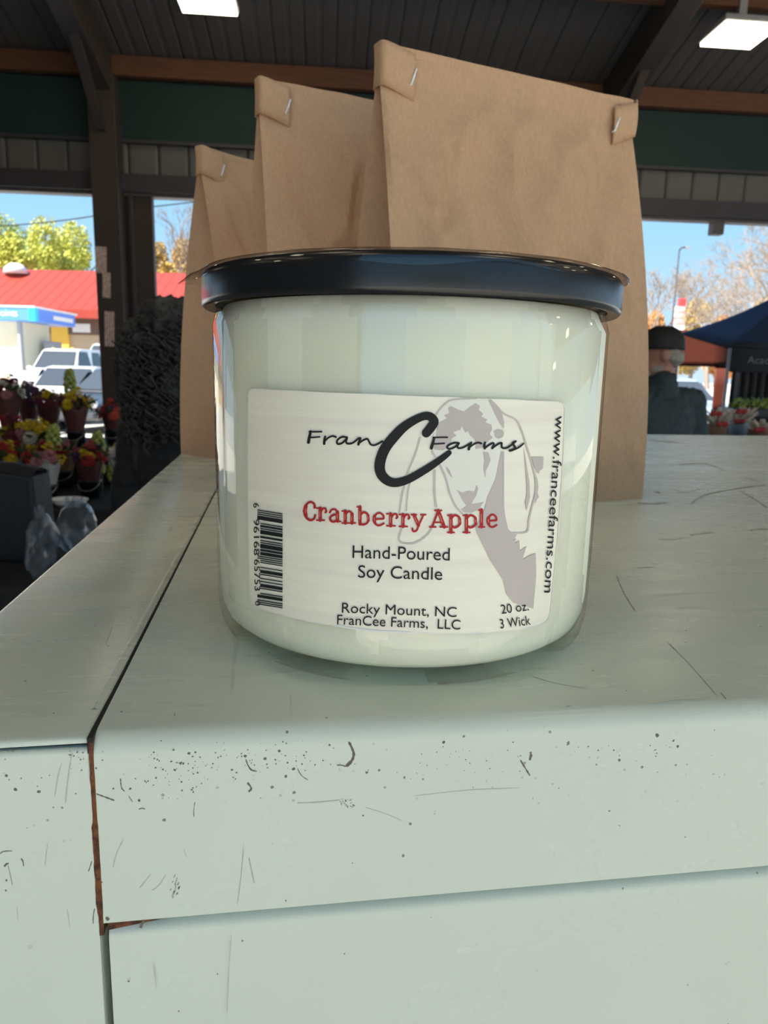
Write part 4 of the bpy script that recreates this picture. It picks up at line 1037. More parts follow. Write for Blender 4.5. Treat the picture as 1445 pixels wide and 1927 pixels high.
# left edge strip: its top sheet stops short of the front, a dark gap, then the front sheet
b = MB(); prof = [(CD, 0)] + [(.0025 - .0025 * math.sin(i / 6 * math.pi / 2), -(.0025 - .0025 * math.cos(i / 6 * math.pi / 2))) for i in range(7)] + [(.0022, -.004), (CD, -.010)]
left_prof = [(-.0432, -.0035), (-.0430, -.0014), (-.0424, -.0003), (-.0415, 0), (-.0008, 0.0), (-.0001, -.0003), (-.0001, -.0006), (-.0420, -.0010), (-.0424, -.0060), (-.0432, -.0060)]
rows = [(v_, dz) for v_, dz in ((CD, 0), (.5, 0), (.2, 0), (.03, 0), (.006, 0), (.0022, 0), (.0013, -.0001), (.0008, -.0003), (.0006, -.0006))]
b = MB(); n = len(left_prof); vs = []
for v_, dz in rows: vs += [Vector((u_, v_, lz(z_ + dz))) for u_, z_ in left_prof]
fs = [tuple(range(n)), tuple(range((len(rows) - 1) * n, len(rows) * n))[::-1]]
for q in range(len(rows) - 1): fs += [(q * n + i, q * n + (i + 1) % n, (q + 1) * n + (i + 1) % n, (q + 1) * n + i) for i in range(n)]
b.add(vs, fs); b.build('edge_strip', M['paint'], cab, True, auto=50)
b = MB(); prof = [(.006, -.0020)] + [(.0011 - .0011 * math.sin(i / 6 * math.pi / 2), -.0020 - (.0011 - .0011 * math.cos(i / 6 * math.pi / 2))) for i in range(7)] + [(0, -1.34), (.006, -1.34)]
b.prism(prof, lambda p: Vector((-.0432, p[0], lz(p[1]))), lambda p: Vector((.0000, p[0], lz(p[1])))); b.build('corner_stile', M['paint'], cab, True, auto=35)
MB().bounds((-.0418, .0016, lz(-.012)), (.0004, .006, lz(-.0010))).build('dark_joint', M['gap'], cab)
# rust in the seam between stile and rail
b = MB(); L_, Rr_ = [], []
for i in range(41):
    z = -.0008 - .0415 * i / 40; wv = .00014 + .00018 * noise.noise(Vector((0, 0, z * 420))) + (.00022 if -.038 < z < -.018 else 0)
    L_.append((.0002 - wv * 1.3, z)); Rr_.append((.0008 + wv * .3, z))
vs = [Vector((u_, -.00006, lz(z))) for u_, z in L_] + [Vector((u_, -.00006, lz(z))) for u_, z in Rr_] + [Vector((u_, .004, lz(z))) for u_, z in L_] + [Vector((u_, .004, lz(z))) for u_, z in Rr_]
n = 41; fs = []
for i in range(n - 1): fs += [(i, i + 1, n + i + 1, n + i), (i, 2 * n + i, 2 * n + i + 1, i + 1), (n + i, n + i + 1, 3 * n + i + 1, 3 * n + i)]
b.add(vs, fs); b.build('rusty_seam', M['rust'], cab)
# dark seam running back along the top
b = MB(); pts = []
for i in range(30):
    v_ = CD * (i / 29) ** 1.6; wv = .00028 + .00022 * max(0, 1 - v_ / .03) + .0001 * noise.noise(Vector((v_ * 90, 0, 0)))
    pts.append((v_, wv))
vs = [Vector((.0003 - w_, v_, lz(.00006))) for v_, w_ in pts] + [Vector((.0003 + w_, v_, lz(.00006))) for v_, w_ in pts] + [Vector((.0003 - w_, v_, lz(-.008))) for v_, w_ in pts] + [Vector((.0003 + w_, v_, lz(-.008))) for v_, w_ in pts]
n = 30; fs = []
for i in range(n - 1): fs += [(i, n + i, n + i + 1, i + 1), (i, i + 1, 2 * n + i + 1, 2 * n + i), (n + i, 3 * n + i, 3 * n + i + 1, n + i + 1)]
fs += [(0, 2 * n, 3 * n, n)]
b.add(vs, fs); b.build('top_seam', M['gap'], cab)
# caulk ridge beside the seam
b = MB(); b.grid(lambda u, v: Vector((-.0018 + .0014 * u - .0006 * (1 - v), .012 + .25 * v, lz(.00002 + .00022 * math.sin(math.pi * u)))), 5, 40); b.build('caulk_bead', M['paint'], cab, True)
# drawer front below the rail
b = MB(); r_ = .0030; z0_ = -.0410
prof = [(.012, z0_)] + [(.0004 + r_ - r_ * math.sin(i / 8 * math.pi / 2), z0_ - (r_ - r_ * math.cos(i / 8 * math.pi / 2))) for i in range(9)] + [(.0004, -.36), (.012, -.36)]
b.prism(prof, lambda p: Vector((.0016, p[0], lz(p[1]))), lambda p: Vector((CU1, p[0], lz(p[1])))); dr = b.build('drawer_front', M['paint'], cab, True, auto=35)
b = MB(); b.tube([(.42, -.0, lz(-.2)), (.42, -.03, lz(-.2)), (.62, -.03, lz(-.2)), (.62, 0, lz(-.2))], .006, 8); b.build('handle', M['galv'], dr, True)
for i in range(1, 4):
    zt_ = -.041 - .33 * i + .0; b = MB(); b.bounds((.0016, .0004, lz(zt_ - .322)), (CU1, .012, lz(zt_))); d2 = b.build('drawer_front', M['paint'], cab, bevel=.003)
    b = MB(); b.tube([(.42, 0, lz(zt_ - .16)), (.42, -.03, lz(zt_ - .16)), (.62, -.03, lz(zt_ - .16)), (.62, 0, lz(zt_ - .16))], .006, 8); b.build('handle', M['galv'], d2, True)
MB().bounds((-.041, .008, 0.0), (CU1 - .002, CD - .004, lz(-.010))).build('body', M['paint'], cab)
b = MB(); b.prism([(0.0016, 0), (.004, .0002), (.013, .0001), (.0016, -.0016)], lambda p: Vector((p[0], .0002, lz(-.0398 + p[1]))), lambda p: Vector((p[0], .004, lz(-.0398 + p[1])))); b.build('rust_spot', M['rust'], cab)

# chipped paint and scratches, laid into the faces of the cabinet
M['chip'] = mat('bare_chipped_metal', (0.14, 0.12, 0.09), 0.7, var=.3, scale=900)
M['scuff'] = mat('grey_scuff', (0.47, 0.48, 0.42), 0.6, var=.2, scale=900)
_ci = Matrix.Rotation(-CA, 3, 'Z')
def on_front(px, py):
    o_ = _ci @ (CAM - Vector((CO.x, CO.y, 0))); d_ = _ci @ ray(px, py); return o_ + d_ * ((-.00005 - o_.y) / d_.y)
def on_top(px, py):
    o_ = _ci @ (CAM - Vector((CO.x, CO.y, 0))); d_ = _ci @ ray(px, py); return o_ + d_ * ((COUNTER + .00005 - o_.z) / d_.z)
class Marks:
    def __init__(self, fn): self.fn = fn; self.b = MB()
    def line(self, pts, wd, jit=.35, sd=0):
        rg2 = random.Random(sd); P = catmull([Vector((p[0], p[1], 0)) for p in pts], 5) if len(pts) > 2 else [Vector((*pts[0], 0)).lerp(Vector((*pts[1], 0)), i / 5) for i in range(6)]
        n = len(P); vs = []
        for i, p in enumerate(P):
            t_ = (P[min(i + 1, n - 1)] - P[max(i - 1, 0)]).normalized(); nn = Vector((-t_.y, t_.x, 0)); w_ = wd * (1 + rg2.uniform(-jit, jit)) * (.35 if i in (0, n - 1) else 1)
            vs += [self.fn(*(p + nn * w_ / 2)[:2]), self.fn(*(p - nn * w_ / 2)[:2])]
        self.b.add(vs, [(2 * i, 2 * i + 1, 2 * i + 3, 2 * i + 2) for i in range(n - 1)])
    def dot(self, x, y, r, rg2):
        k = 7; self.b.add([self.fn(x + math.cos(a * 6.283 / k) * r * rg2.uniform(.6, 1.2), y + math.sin(a * 6.283 / k) * r * rg2.uniform(.6, 1.2)) for a in range(k)], [tuple(range(k))])
Q6 = lambda pts: [(440 + x / 2.189, 1300 + y / 2.189) for x, y in pts]
Q4 = lambda pts: [(x / 3.0104, 1100 + y / 3.0104) for x, y in pts]
Q5 = lambda pts: [(x / 3.0104, 1520 + y / 3.0104) for x, y in pts]
ch = Marks(on_front); rgc = random.Random(21)
for i, (pts, wd) in enumerate([(Q6([(476, 214), (488, 240), (494, 262), (486, 288), (462, 312)]), 4.5), (Q6([(462, 312), (440, 306), (424, 308)]), 2), (Q6([(1222, 252), (1224, 268), (1218, 286)]), 4), (Q6([(1180, 285), (1200, 318), (1220, 350)]), 3), (Q6([(50, 284), (66, 322), (96, 332)]), 2), (Q6([(262, 320), (278, 348), (306, 368)]), 1.2),
                              (Q6([(56, 378), (72, 402), (60, 416)]), 3.5), (Q6([(1378, 206), (1380, 218), (1370, 224)]), 2),
                              (Q4([(682, 1098), (688, 1150), (706, 1172)]), 2), (Q4([(545, 1186), (600, 1206), (650, 1224)]), 2.6), (Q4([(728, 1196), (744, 1222), (752, 1232)]), 1.3), (Q4([(786, 1274), (804, 1268), (822, 1272)]), 1.6), (Q4([(1104, 1232), (1098, 1270), (1098, 1318)]), 1.3), (Q4([(1392, 990), (1404, 1020), (1424, 1052)]), 1.8), (Q4([(40, 942), (60, 936), (78, 948)]), 2),
                              (Q5([(816, 634), (804, 660), (794, 682)]), 4.5), (Q5([(0, 262), (20, 248), (70, 245)]), 1.8), (Q5([(24, 334), (36, 320), (50, 316)]), 3), (Q5([(45, 326), (58, 380), (70, 440)]), 1), (Q5([(118, 288), (128, 300), (134, 332)]), 2.4), (Q5([(500, 362), (512, 330), (520, 300)]), 1.6), (Q5([(536, 570), (528, 620), (528, 660)]), 1.6)]): ch.line(pts, wd, .4, i)
for x, y, r in ((262, 1506, 3), (245, 1484, 2.6), (190, 1730, 2.2), (202, 1729, 4), (242, 1847, 2), (409, 1833, 1.6), (191, 1660, 2), (12, 1657, 2.4), (11, 1676, 1.8), (683, 1535, 2), (657, 1398, 2.8), (1237, 1384, 4), (1068, 1398, 1.6), (620, 1402, 2), (1107, 1405, 1.6), (1155, 1412, 1.6), (538, 1695, 1.6)): ch.dot(x, y, r, rgc)
for cx_, cy_, sx_, sy_, n_, rm in ((330, 1450, 55, 22, 60, 2.2), (420, 1435, 60, 18, 40, 2.0), (540, 1420, 50, 16, 34, 1.9), (640, 1440, 90, 10, 16, 1.4), (880, 1430, 60, 16, 26, 1.5), (1120, 1408, 60, 14, 18, 1.6), (1260, 1392, 80, 14, 14, 1.6), (146, 1418, 12, 10, 24, 2.0), (60, 1440, 45, 30, 10, 1.8), (172, 1425, 6, 12, 12, 1.6)):
    for i in range(n_):
        x, y = rgc.gauss(cx_, sx_), rgc.gauss(cy_, sy_)
        if y > 1394 + max(0, (165 - x)) * .0 and y < 1640 and not (158 < x < 180): ch.dot(x, y, rgc.uniform(.5, rm), rgc)
for i in range(26):
    x = rgc.uniform(440, 494); y = rgc.uniform(442, 476); ch.line(Q6([(x, y), (x + rgc.uniform(-7, 7), y + rgc.uniform(3, 8))]), 1.0, .3, i)
for i in range(22):
    x = rgc.gauss(995, 16); y = rgc.gauss(455, 28); ch.line(Q5([(x, y), (x + rgc.uniform(4, 12), y - rgc.uniform(8, 22))]), 1.0, .3, i)
tag(ch.b.build('paint_chips', M['chip'], cab), kind='stuff')
sc2 = Marks(on_front)
for i, (pts, wd) in enumerate([(Q6([(62, 690), (74, 740), (86, 792)]), 1.4), (Q6([(40, 660), (30, 760), (14, 880)]), 1.0), (Q6([(260, 462), (340, 460), (440, 450)]), 2.2), (Q6([(540, 480), (620, 505), (690, 535)]), 1.0), (Q6([(740, 434), (960, 410), (1180, 400)]), 1.0), (Q5([(790, 456), (820, 420), (854, 376)]), 1.6), (Q5([(860, 470), (900, 440), (940, 380)]), 1.4), (Q5([(1380, 200), (1366, 380), (1346, 540)]), 1.2), (Q5([(1410, 280), (1424, 360), (1440, 430)]), 1.6), (Q5([(1040, 230), (1060, 290)]), 1.2), (Q5([(270, 200), (262, 260), (255, 330)]), 1.6), (Q5([(96, 560), (102, 640)]), 1.4), (Q5([(380, 570), (396, 680)]), 1.2), (Q5([(640, 340), (660, 260), (700, 180)]), 2), (Q5([(870, 880), (886, 1030)]), 1.2), (Q5([(1310, 720), (1296, 900), (1284, 1180)]), 1.0), (Q4([(310, 1200), (330, 1080), (350, 1010)]), 2), (Q4([(370, 1240), (390, 1060), (410, 950)]), 2.2)]): sc2.line(pts, wd, .4, i)
tag(sc2.b.build('scratches', M['scuff'], cab), kind='stuff')
Q7 = lambda pts: [(1000 + x / 2.753, 800 + y / 2.753) for x, y in pts]
tm = Marks(on_top)
for i, (pts, wd) in enumerate([(Q7([(440, 780), (470, 850), (500, 905), (540, 966)]), 2.0), (Q7([(820, 412), (900, 362), (1060, 330), (1220, 308)]), 2.2), (Q7([(1080, 340), (1150, 380), (1222, 428)]), 2.0), (Q7([(545, 402), (620, 408), (705, 400)]), 2.4), (Q7([(600, 75), (690, 85), (770, 90)]), 1.6), (Q7([(640, 345), (670, 352)]), 2.5), (Q7([(820, 570), (880, 562), (940, 556)]), 1.8), (Q7([(650, 590), (740, 592), (800, 582)]), 1.2), (Q7([(1130, 545), (1180, 538), (1222, 540)]), 2), (Q7([(540, 740), (640, 735)]), 1.4), (Q7([(980, 1385), (1010, 1420)]), 2.4), (Q7([(700, 1120), (820, 1240), (960, 1400)]), 1.4), (Q7([(180, 1458), (205, 1452)]), 1.6), (Q7([(0, 1300), (120, 1335), (280, 1365)]), 1.0), (Q7([(760, 205), (900, 200), (1010, 240)]), 1.4), (Q7([(1100, 270), (1200, 300)]), 1.6), (Q7([(870, 330), (800, 350), (730, 330)]), 1.2), (Q4([(988, 745), (992, 728)]), 2.0), (Q4([(600, 1338 - 1100 + 100), (640, 230)]), 0.8)]): tm.line(pts, wd, .4, i)
tag(tm.b.build('top_scratches', mat('top_scratch', (0.33, 0.34, 0.28), .6), cab), kind='stuff')
lg = Marks(on_top)
for i, (pts, wd) in enumerate([(Q4([(840, 520), (880, 440), (940, 350)]), 1.2), (Q4([(850, 470), (885, 400), (905, 340)]), 1.0), (Q4([(650, 470), (700, 380), (790, 240)]), 1.0), (Q4([(0, 382), (40, 376)]), 1.2), (Q7([(620, 1440), (760, 1418), (900, 1412)]), 3), (Q7([(660, 880), (800, 872), (960, 868)]), 3), (Q7([(760, 948), (840, 942), (900, 944)]), 4), (Q7([(1050, 946), (1140, 936), (1225, 928)]), 7), (Q7([(1000, 992), (1100, 992), (1225, 966)]), 4)]): lg.line(pts, wd, .4, i)
tag(lg.b.build('rub_marks', mat('pale_rub_mark', (0.66, 0.68, 0.58), .5), cab), kind='stuff')

# ------------------------------------------------------------------ stapled kraft bags
CREASES = {1: [(-.045, .182, -.053, .140, .0022, .012), (-.077, .168, -.052, .138, .0014, .02), (.022, .205, .012, .190, .0012, .008), (.040, .178, .040, .150, .0012, .010), (.055, .186, .047, .166, .0016, .009),
               (.018, .152, .022, .124, .0012, .010), (.046, .150, .060, .112, .0013, .014), (-.070, .125, -.058, .085, .0011, .016), (-.005, .160, .012, .118, .0010, .016), (.066, .140, .070, .085, .0012, .012)],
           2: [(-.022, .190, -.030, .150, .0022, .014), (-.070, .150, -.032, .148, .0012, .016), (.004, .160, -.030, .135, .0014, .018), (-.04, .11, .02, .09, .0012, .02)],
           3: [(-.06, .18, -.04, .13, .0014, .014), (-.03, .12, .02, .10, .0012, .02)]}
def bag(label, x, y, yaw, w_, d_, H, seed, right_tab):
    """x, y: middle of the foot"""
    t_ = thing('kraft_paper_bag', label, 'paper bag', (x, y, COUNTER), yaw, 'stapled kraft paper bags on the cabinet')
    NX, NZ = 90, 110; rows = []
    def halfd(t): return d_ / 2 * max(0.0, 1 - (t / .93) ** 1.75) + .0022
    def crease(xx, zz, side):
        q = Vector((xx * 22 + seed * 7, zz * 16, side * 5.0))
        a = noise.noise(q) ; b_ = 1 - 2 * abs(noise.noise(q * 1.7 + Vector((3, 1, seed))))
        c_ = 1 - 2 * abs(noise.noise(Vector((xx * 55 + zz * 30, zz * 18 - xx * 12, seed + side))))
        e_ = min(1, zz / .03); add = 0.0
        if side == 1:
            for (x0, z0, x1, z1, amp, wd) in CREASES[seed]:
                dx, dz = x1 - x0, z1 - z0; ln = math.hypot(dx, dz); s_ = ((xx - x0) * dx + (zz - z0) * dz) / ln ** 2; dd = ((xx - x0) * dz - (zz - z0) * dx) / ln
                fade = max(0.0, 1 - max(0.0, abs(s_ - .5) - .35) / .3)
                add += amp * fade * (math.copysign(1, dd) * math.exp(-abs(dd) / wd) if abs(dd) > .0028 else dd / .0028 * math.exp(-.0028 / wd))
        return (.0062 * a + .0044 * b_ + .0016 * c_) * e_ + add * 2.0
    def fold(zz): return -.0012 * math.exp(-((zz - .066) / .0022) ** 2)
    vs = []; per = []
    for j in range(NZ + 1):
        t = j / NZ; z = H * t; hd = halfd(t); ring = []
        wdt = w_ * (1 + .018 * math.sin(t * math.pi))
        indent = min(hd * 1.0 + .0, d_ * .46) * 0 + (d_ * .48) * min(1, t / .9) ** .85
        for i in range(NX + 1):
            xx = -wdt / 2 + wdt * i / NX; ed = math.sin(math.pi * i / NX) ** .35 if 0 < i < NX else 0
            ring.append(Vector((xx, -hd - (crease(xx, z, 1) + fold(z)) * ed * min(1, (1 - t) * 6 + .15), z)))
        ring.append(Vector((wdt / 2 - indent * .5, -hd * .5, z))); ring.append(Vector((wdt / 2 - indent + .0008 * noise.noise(Vector((z * 60, seed, 2))), 0, z))); ring.append(Vector((wdt / 2 - indent * .5, hd * .5, z)))
        for i in range(NX + 1):
            xx = wdt / 2 - wdt * i / NX; ed = math.sin(math.pi * i / NX) ** .35 if 0 < i < NX else 0
            ring.append(Vector((xx, hd + crease(xx, z, 2) * ed * min(1, (1 - t) * 6 + .1), z)))
        ring.append(Vector((-wdt / 2 + indent * .5, hd * .5, z))); ring.append(Vector((-wdt / 2 + indent + .0008 * noise.noise(Vector((z * 60, seed, 4))), 0, z))); ring.append(Vector((-wdt / 2 + indent * .5, -hd * .5, z)))
        rows.append(ring)
    n = len(rows[0]); b = MB(); allv = [v for r_ in rows for v in r_]; fs = []
    for j in range(NZ):
        for i in range(n): fs.append((j * n + i, j * n + (i + 1) % n, (j + 1) * n + (i + 1) % n, (j + 1) * n + i))
    fs.append(tuple(range(n))[::-1])
    b.add(allv, fs); o = b.build('bag_body', M['kraft'], t_, True, auto=28)
    # folded top hem
    b = MB(); pr_ = [(-.0030, H - .0035), (-.0032, H - .002), (-.0030, H + .0006), (0, H + .0014), (.0030, H + .0006), (.0042, H - .006), (.0036, H - .020), (.0030, H - .020), (.0030, H - .006), (0, H - .001), (-.0024, H - .002), (-.0024, H - .0035)]
    b = MB(); m_ = len(pr_); NS = 30; vs = []
    for i in range(NS + 1):
        xx = -w_ / 2 + .001 + (w_ - .002) * i / NS; wob = .0010 * noise.noise(Vector((xx * 30, seed, 9)))
        vs += [Vector((xx, p[0] + wob * .5, p[1] + .0006 * noise.noise(Vector((xx * 50, seed, 1))))) for p in pr_]
    fs = [(i * m_ + q, i * m_ + (q + 1) % m_, (i + 1) * m_ + (q + 1) % m_, (i + 1) * m_ + q) for i in range(NS) for q in range(m_)]
    b.add(vs, fs); b.build('folded_hem', M['kraft'], t_, True, auto=40)
    # corner tabs folded to the front and stapled
    for s in ((-1, 1) if right_tab else (-1,)):
        cx_ = s * w_ / 2; tl_ = .0165; th_ = .0009; hgt = .0195
        path = [(-s * tl_, -.0058), (-s * tl_ * .5, -.0062), (-s * .003, -.0060), (s * .0002, -.0048), (s * .0010, -.001), (s * .0006, .0036), (-s * .006, .0046)]
        path = [Vector((p[0] + cx_, p[1], 0)) for p in path]; path = catmull(path, 4)
        b = MB(); vs = []; K = len(path)
        for zi in range(6):
            v_ = zi / 5
            for i, p in enumerate(path):
                slope = (-s * (p.x - cx_)) / tl_ * (.0035 if s < 0 else .006)
                z_ = H + .0006 - hgt * (1 - v_) * (1.0) - slope * (1 if s < 0 else .8) * (1.0 if v_ > .01 else 1.4)
                if s > 0 and i < K * .5: z_ -= .002 * v_
                vs.append(p + Vector((0, -.0010 * math.sin(v_ * 3.14), z_)))
        fs = [(z_ * K + i, z_ * K + i + 1, (z_ + 1) * K + i + 1, (z_ + 1) * K + i) for z_ in range(5) for i in range(K - 1)]
        b.add(vs, fs); o2 = b.build('corner_fold', M['kraft'], t_, True); so_ = o2.modifiers.new('thick', 'SOLIDIFY'); so_.thickness = th_; so_.offset = 0
        sx_ = cx_ - s * (tl_ - .0012); sz = H - .0125 - (.003 if s > 0 else .001)
        b = MB(); tilt = Vector((.0012, 0, .0036)); c_ = Vector((sx_, -.0076, sz))
        b.tube([c_ - tilt + Vector((0, .0022, 0)), c_ - tilt, c_, c_ + tilt, c_ + tilt + Vector((0, .0022, 0))], .00062, 6); b.build('staple', M['staple'], t_, True)
    return t_
def bag_from(frx, fry, yaw, w_, d_):
    """foot centre from the front right corner"""
    a = R(yaw); u = Vector((math.cos(a), math.sin(a), 0)); v = Vector((-math.sin(a), math.cos(a), 0))
    c = Vector((frx, fry, 0)) - u * (w_ / 2) + v * (d_ / 2); return c.x, c.y
x_, y_ = bag_from(.1495, .412, 24.5, .157, .069)
bag('tallest looking kraft paper bag, stapled at both top corners, right behind the candle', x_, y_, R(24.5), .157, .069, .2228, 1, True)
def bag_mid(mlx, mly, yaw, w_):
    a = R(yaw); u = Vector((math.cos(a), math.sin(a), 0)); c = Vector((mlx, mly, 0)) + u * (w_ / 2); return c.x, c.y
x_, y_ = bag_mid(-.0775, .4455, 25, .157)
bag('middle kraft paper bag, standing between the two other stapled bags', x_, y_, R(25), .157, .068, .2310, 2, False)
x_, y_ = bag_mid(-.141, .559, 48, .157)
bag('kraft paper bag furthest from the candle, its folded side towards the cabinet edge', x_, y_, R(48), .157, .068, .2270, 3, False)

# ------------------------------------------------------------------ the candle
CX, CY, RJ = .00556, .19552, .0510
cd_ = thing('jar_candle', 'white three-wick candle in a glass jar with a black lid and goat label', 'candle', (CX, CY, COUNTER))
outer = [(0, .0006), (.030, .0004), (.0455, 0), (.0474, .0003), (.0488, .0014), (.0500, .0036), (.0507, .0070), (.05095, .0120), (RJ, .020), (RJ, .0790), (RJ - .0006, .0815), (RJ - .0012, .0845)]
wallt = .0005
inner = [(RJ - .0024, .0845), (RJ - .0020, .0815), (RJ - wallt, .0790), (RJ - wallt, .020), (.05045, .0122), (.0500, .0082), (.0489, .0054), (.0470, .0038), (.030, .0034), (0, .0034)]
jo = MB().lathe(outer + inner, 160).build('glass_jar', M['glass'], cd_, True, auto=50)
jo.data.materials.append(M['glass_inner'])                      # the wall that touches the wax does not mirror
for p in jo.data.polygons:
    c_ = p.center
    if (p.index % 22) >= 11: p.material_index = 1
wx = [(0, .0036), (.030, .0036), (.0466, .0041), (.0485, .0056), (.0497, .0084), (.0502, .0124), (RJ - wallt - .0002, .021), (RJ - wallt - .0002, .0790), (.0486, .0822), (.0480, .0836), (.040, .0832), (0, .0832)]
MB().lathe(wx, 128).build('wax', M['wax'], cd_, True, auto=50)
for i in range(3):
    a = 1.2 + i * 2.094; MB().tube([(.02 * math.cos(a), .02 * math.sin(a), .0828), (.02 * math.cos(a), .02 * math.sin(a), .0850)], .0012, 8).build('wick', M['wick'], cd_, True)
RL = .05355; zb_, zt_ = .0832, .0916
lid = [(0, .0856), (.046, .0856), (.0500, .0853), (.0502, .0838), (.0512, .0835), (.0522, zb_ + .0002), (.0529, zb_), (.05345, zb_ + .0006), (RL, zb_ + .0014), (RL, zt_ - .0022), (RL - .0002, zt_ - .0012), (RL - .0008, zt_ - .0004), (RL - .0018, zt_), (.048, zt_), (.046, zt_ - .0008), (0, zt_ - .0010)]
lido = MB().lathe(lid, 192).build('lid', M['lid'], cd_, True, auto=50)
# clear shrink film over the lid: disc, wavy skirt, and a loose flap at each side
b = MB(); NA = 220
def skirt(a): 
    return .0012 + .0011 * (0.5 + 0.5 * math.sin(a * 3.0 + .6)) + .0005 * math.sin(a * 11) + .0010 * max(0, math.sin(a * 2 + 2.2))
rowsf = []
for i in range(NA):
    a = 2 * math.pi * i / NA; ca_, sa_ = math.cos(a), math.sin(a); wv = .00025 * noise.noise(Vector((ca_ * 6, sa_ * 6, 1)))
    fl = math.exp(-(((a - 3.36 + math.pi) % (2 * math.pi) - math.pi) / .11) ** 2)          # loose tip at the left
    fr = math.exp(-(((a - 6.10 + math.pi) % (2 * math.pi) - math.pi) / .24) ** 2)          # crinkled fin at the right
    sk = skirt(a)
    pts = [(0.0, .0920), (.030, .0919 + wv), (.046, .0919 + wv), (.0518, .0921 + wv + .0010 * fr), (RL - .0003, .0918 + .0016 * fr), (RL + .0003 + .0024 * fl + .0007 * fr, .0912 - .0002 * fl + .0013 * fr), (RL + .0004 + .0052 * fl + .0012 * fr, zt_ - .0004 - sk * (1 - .6 * fr) - .0012 * fl + .0015 * fr)]
    rowsf.append([Vector((r * ca_, r * sa_, z + .00018 * math.sin(a * 60) * fr)) for r, z in pts])
m_ = 7; vs = [v for r_ in rowsf for v in r_]; fs = []
for i in range(NA):
    j = (i + 1) % NA
    for q in range(m_ - 1): fs.append((i * m_ + q, j * m_ + q, j * m_ + q + 1, i * m_ + q + 1))
b.add(vs, fs); fo = b.build('shrink_film', M['film'], cd_, True)

# ------------------------------------------------------------------ label print: drawn on the label sheet, wrapped round the jar
def on_jar(px, py, lift):
    d = ray(px, py); ox, oy = CAM.x - CX, CAM.y - CY; r_ = RJ + lift
    a = d.x * d.x + d.y * d.y; b_ = 2 * (ox * d.x + oy * d.y); c_ = ox * ox + oy * oy - r_ * r_
    t_ = (-b_ - math.sqrt(max(0, b_ * b_ - 4 * a * c_))) / (2 * a); P = CAM + d * t_
    return Vector((P.x - CX, P.y - CY, P.z - COUNTER))
class Print:
    def __init__(self): self.v = []; self.f = []
    def add(self, vs, fs):
        o = len(self.v); self.v += [tuple(v) for v in vs]; self.f += [tuple(i + o for i in f) for f in fs]
    def poly(self, pts): self.add(pts, [tuple(range(len(pts)))])
    def stroke(self, pts, wd, smooth=True, k_=6):
        P = [Vector((p[0], p[1], 0)) for p in pts]
        if smooth and len(P) > 2: P = catmull(P, k_)
        n = len(P); ws = wd if isinstance(wd, (list, tuple)) else [wd, wd]
        vs = []
        for i, p in enumerate(P):
            t_ = (P[min(i + 1, n - 1)] - P[max(i - 1, 0)]).normalized(); nn = Vector((-t_.y, t_.x, 0)); f = i / (n - 1) * (len(ws) - 1); q = min(int(f), len(ws) - 2); w_ = ws[q] + (ws[q + 1] - ws[q]) * (f - q)
            vs += [(p + nn * w_ / 2)[:2], (p - nn * w_ / 2)[:2]]
        self.add(vs, [(2 * i, 2 * i + 1, 2 * i + 3, 2 * i + 2) for i in range(n - 1)])
        for p, w_ in ((P[0], ws[0]), (P[-1], ws[-1])):
            self.poly([(p.x + math.cos(a * .524) * w_ / 2, p.y + math.sin(a * .524) * w_ / 2) for a in range(12)])
    def text(self, s, p0, p1, cap):
        vs, fs = text_mesh(s); x0 = min(v[0] for v in vs); wd = max(v[0] for v in vs) - x0
        a = Vector((p0[0], p0[1], 0)); d = Vector((p1[0], p1[1], 0)) - a; L_ = d.length; d.normalize(); u = Vector((d.y, -d.x, 0))
        self.add([(a + d * ((v[0] - x0) * L_ / wd) + u * (v[1] * cap / CAPH))[:2] for v in vs], fs)
    def build(self, name, mt, parent, lift, cut=None, label=None):
        bm = bmesh.new(); vv = [bm.verts.new((v[0], v[1], 0)) for v in self.v]
        for f in self.f:
            try: bm.faces.new([vv[i] for i in f])
            except Exception: pass
        if cut:
            xs = [v[0] for v in self.v]; x_ = math.floor(min(xs) / cut) * cut
            while x_ < max(xs):
                x_ += cut; bmesh.ops.bisect_plane(bm, geom=bm.verts[:] + bm.edges[:] + bm.faces[:], plane_co=(x_, 0, 0), plane_no=(1, 0, 0))
        for v in bm.verts: v.co = on_jar(v.co.x, v.co.y, lift)
        me = bpy.data.meshes.new(name)
        for f in bm.faces:
            f.normal_update(); c_ = f.calc_center_median()
            if f.normal.dot(Vector((c_.x, c_.y, 0))) < 0: f.normal_flip()
            f.smooth = True
        bm.to_mesh(me); bm.free(); me.materials.append(mt)
        o = link(name, me, parent)
        if label: o['label'] = label
        return o
def rounded(corners, rad):
    out = []; n = len(corners)
    for i in range(n):
        p = Vector((*corners[i][:2], 0)); a = Vector((*corners[i - 1][:2], 0)); c_ = Vector((*corners[(i + 1) % n][:2], 0))
        r_ = corners[i][2] if len(corners[i]) > 2 else 0
        if not r_: out.append(p[:2]); continue
        u = (a - p).normalized(); v = (c_ - p).normalized()
        for k_ in range(9):
            t_ = k_ / 8; q0 = p + u * r_ * (1 - t_) ; q1 = p + v * r_ * t_
            out.append((p + u * r_ * (1 - t_) ** 2 + v * r_ * t_ ** 2)[:2])
    return out
EDGE = rounded([(467, 731, 15), (560, 736), (700, 742), (850, 748), (960, 752), (1064, 757, 18), (1059, 880), (1050, 1010), (1040, 1110), (1034, 1172, 20), (990, 1183), (900, 1191), (800, 1192), (700, 1186), (600, 1173), (530, 1158), (471, 1140, 18), (467, 1000), (466, 860)], 12)
pr = Print(); pr.poly(EDGE); lab_o = pr.build('label', M['label'], cd_, .00022, 10)
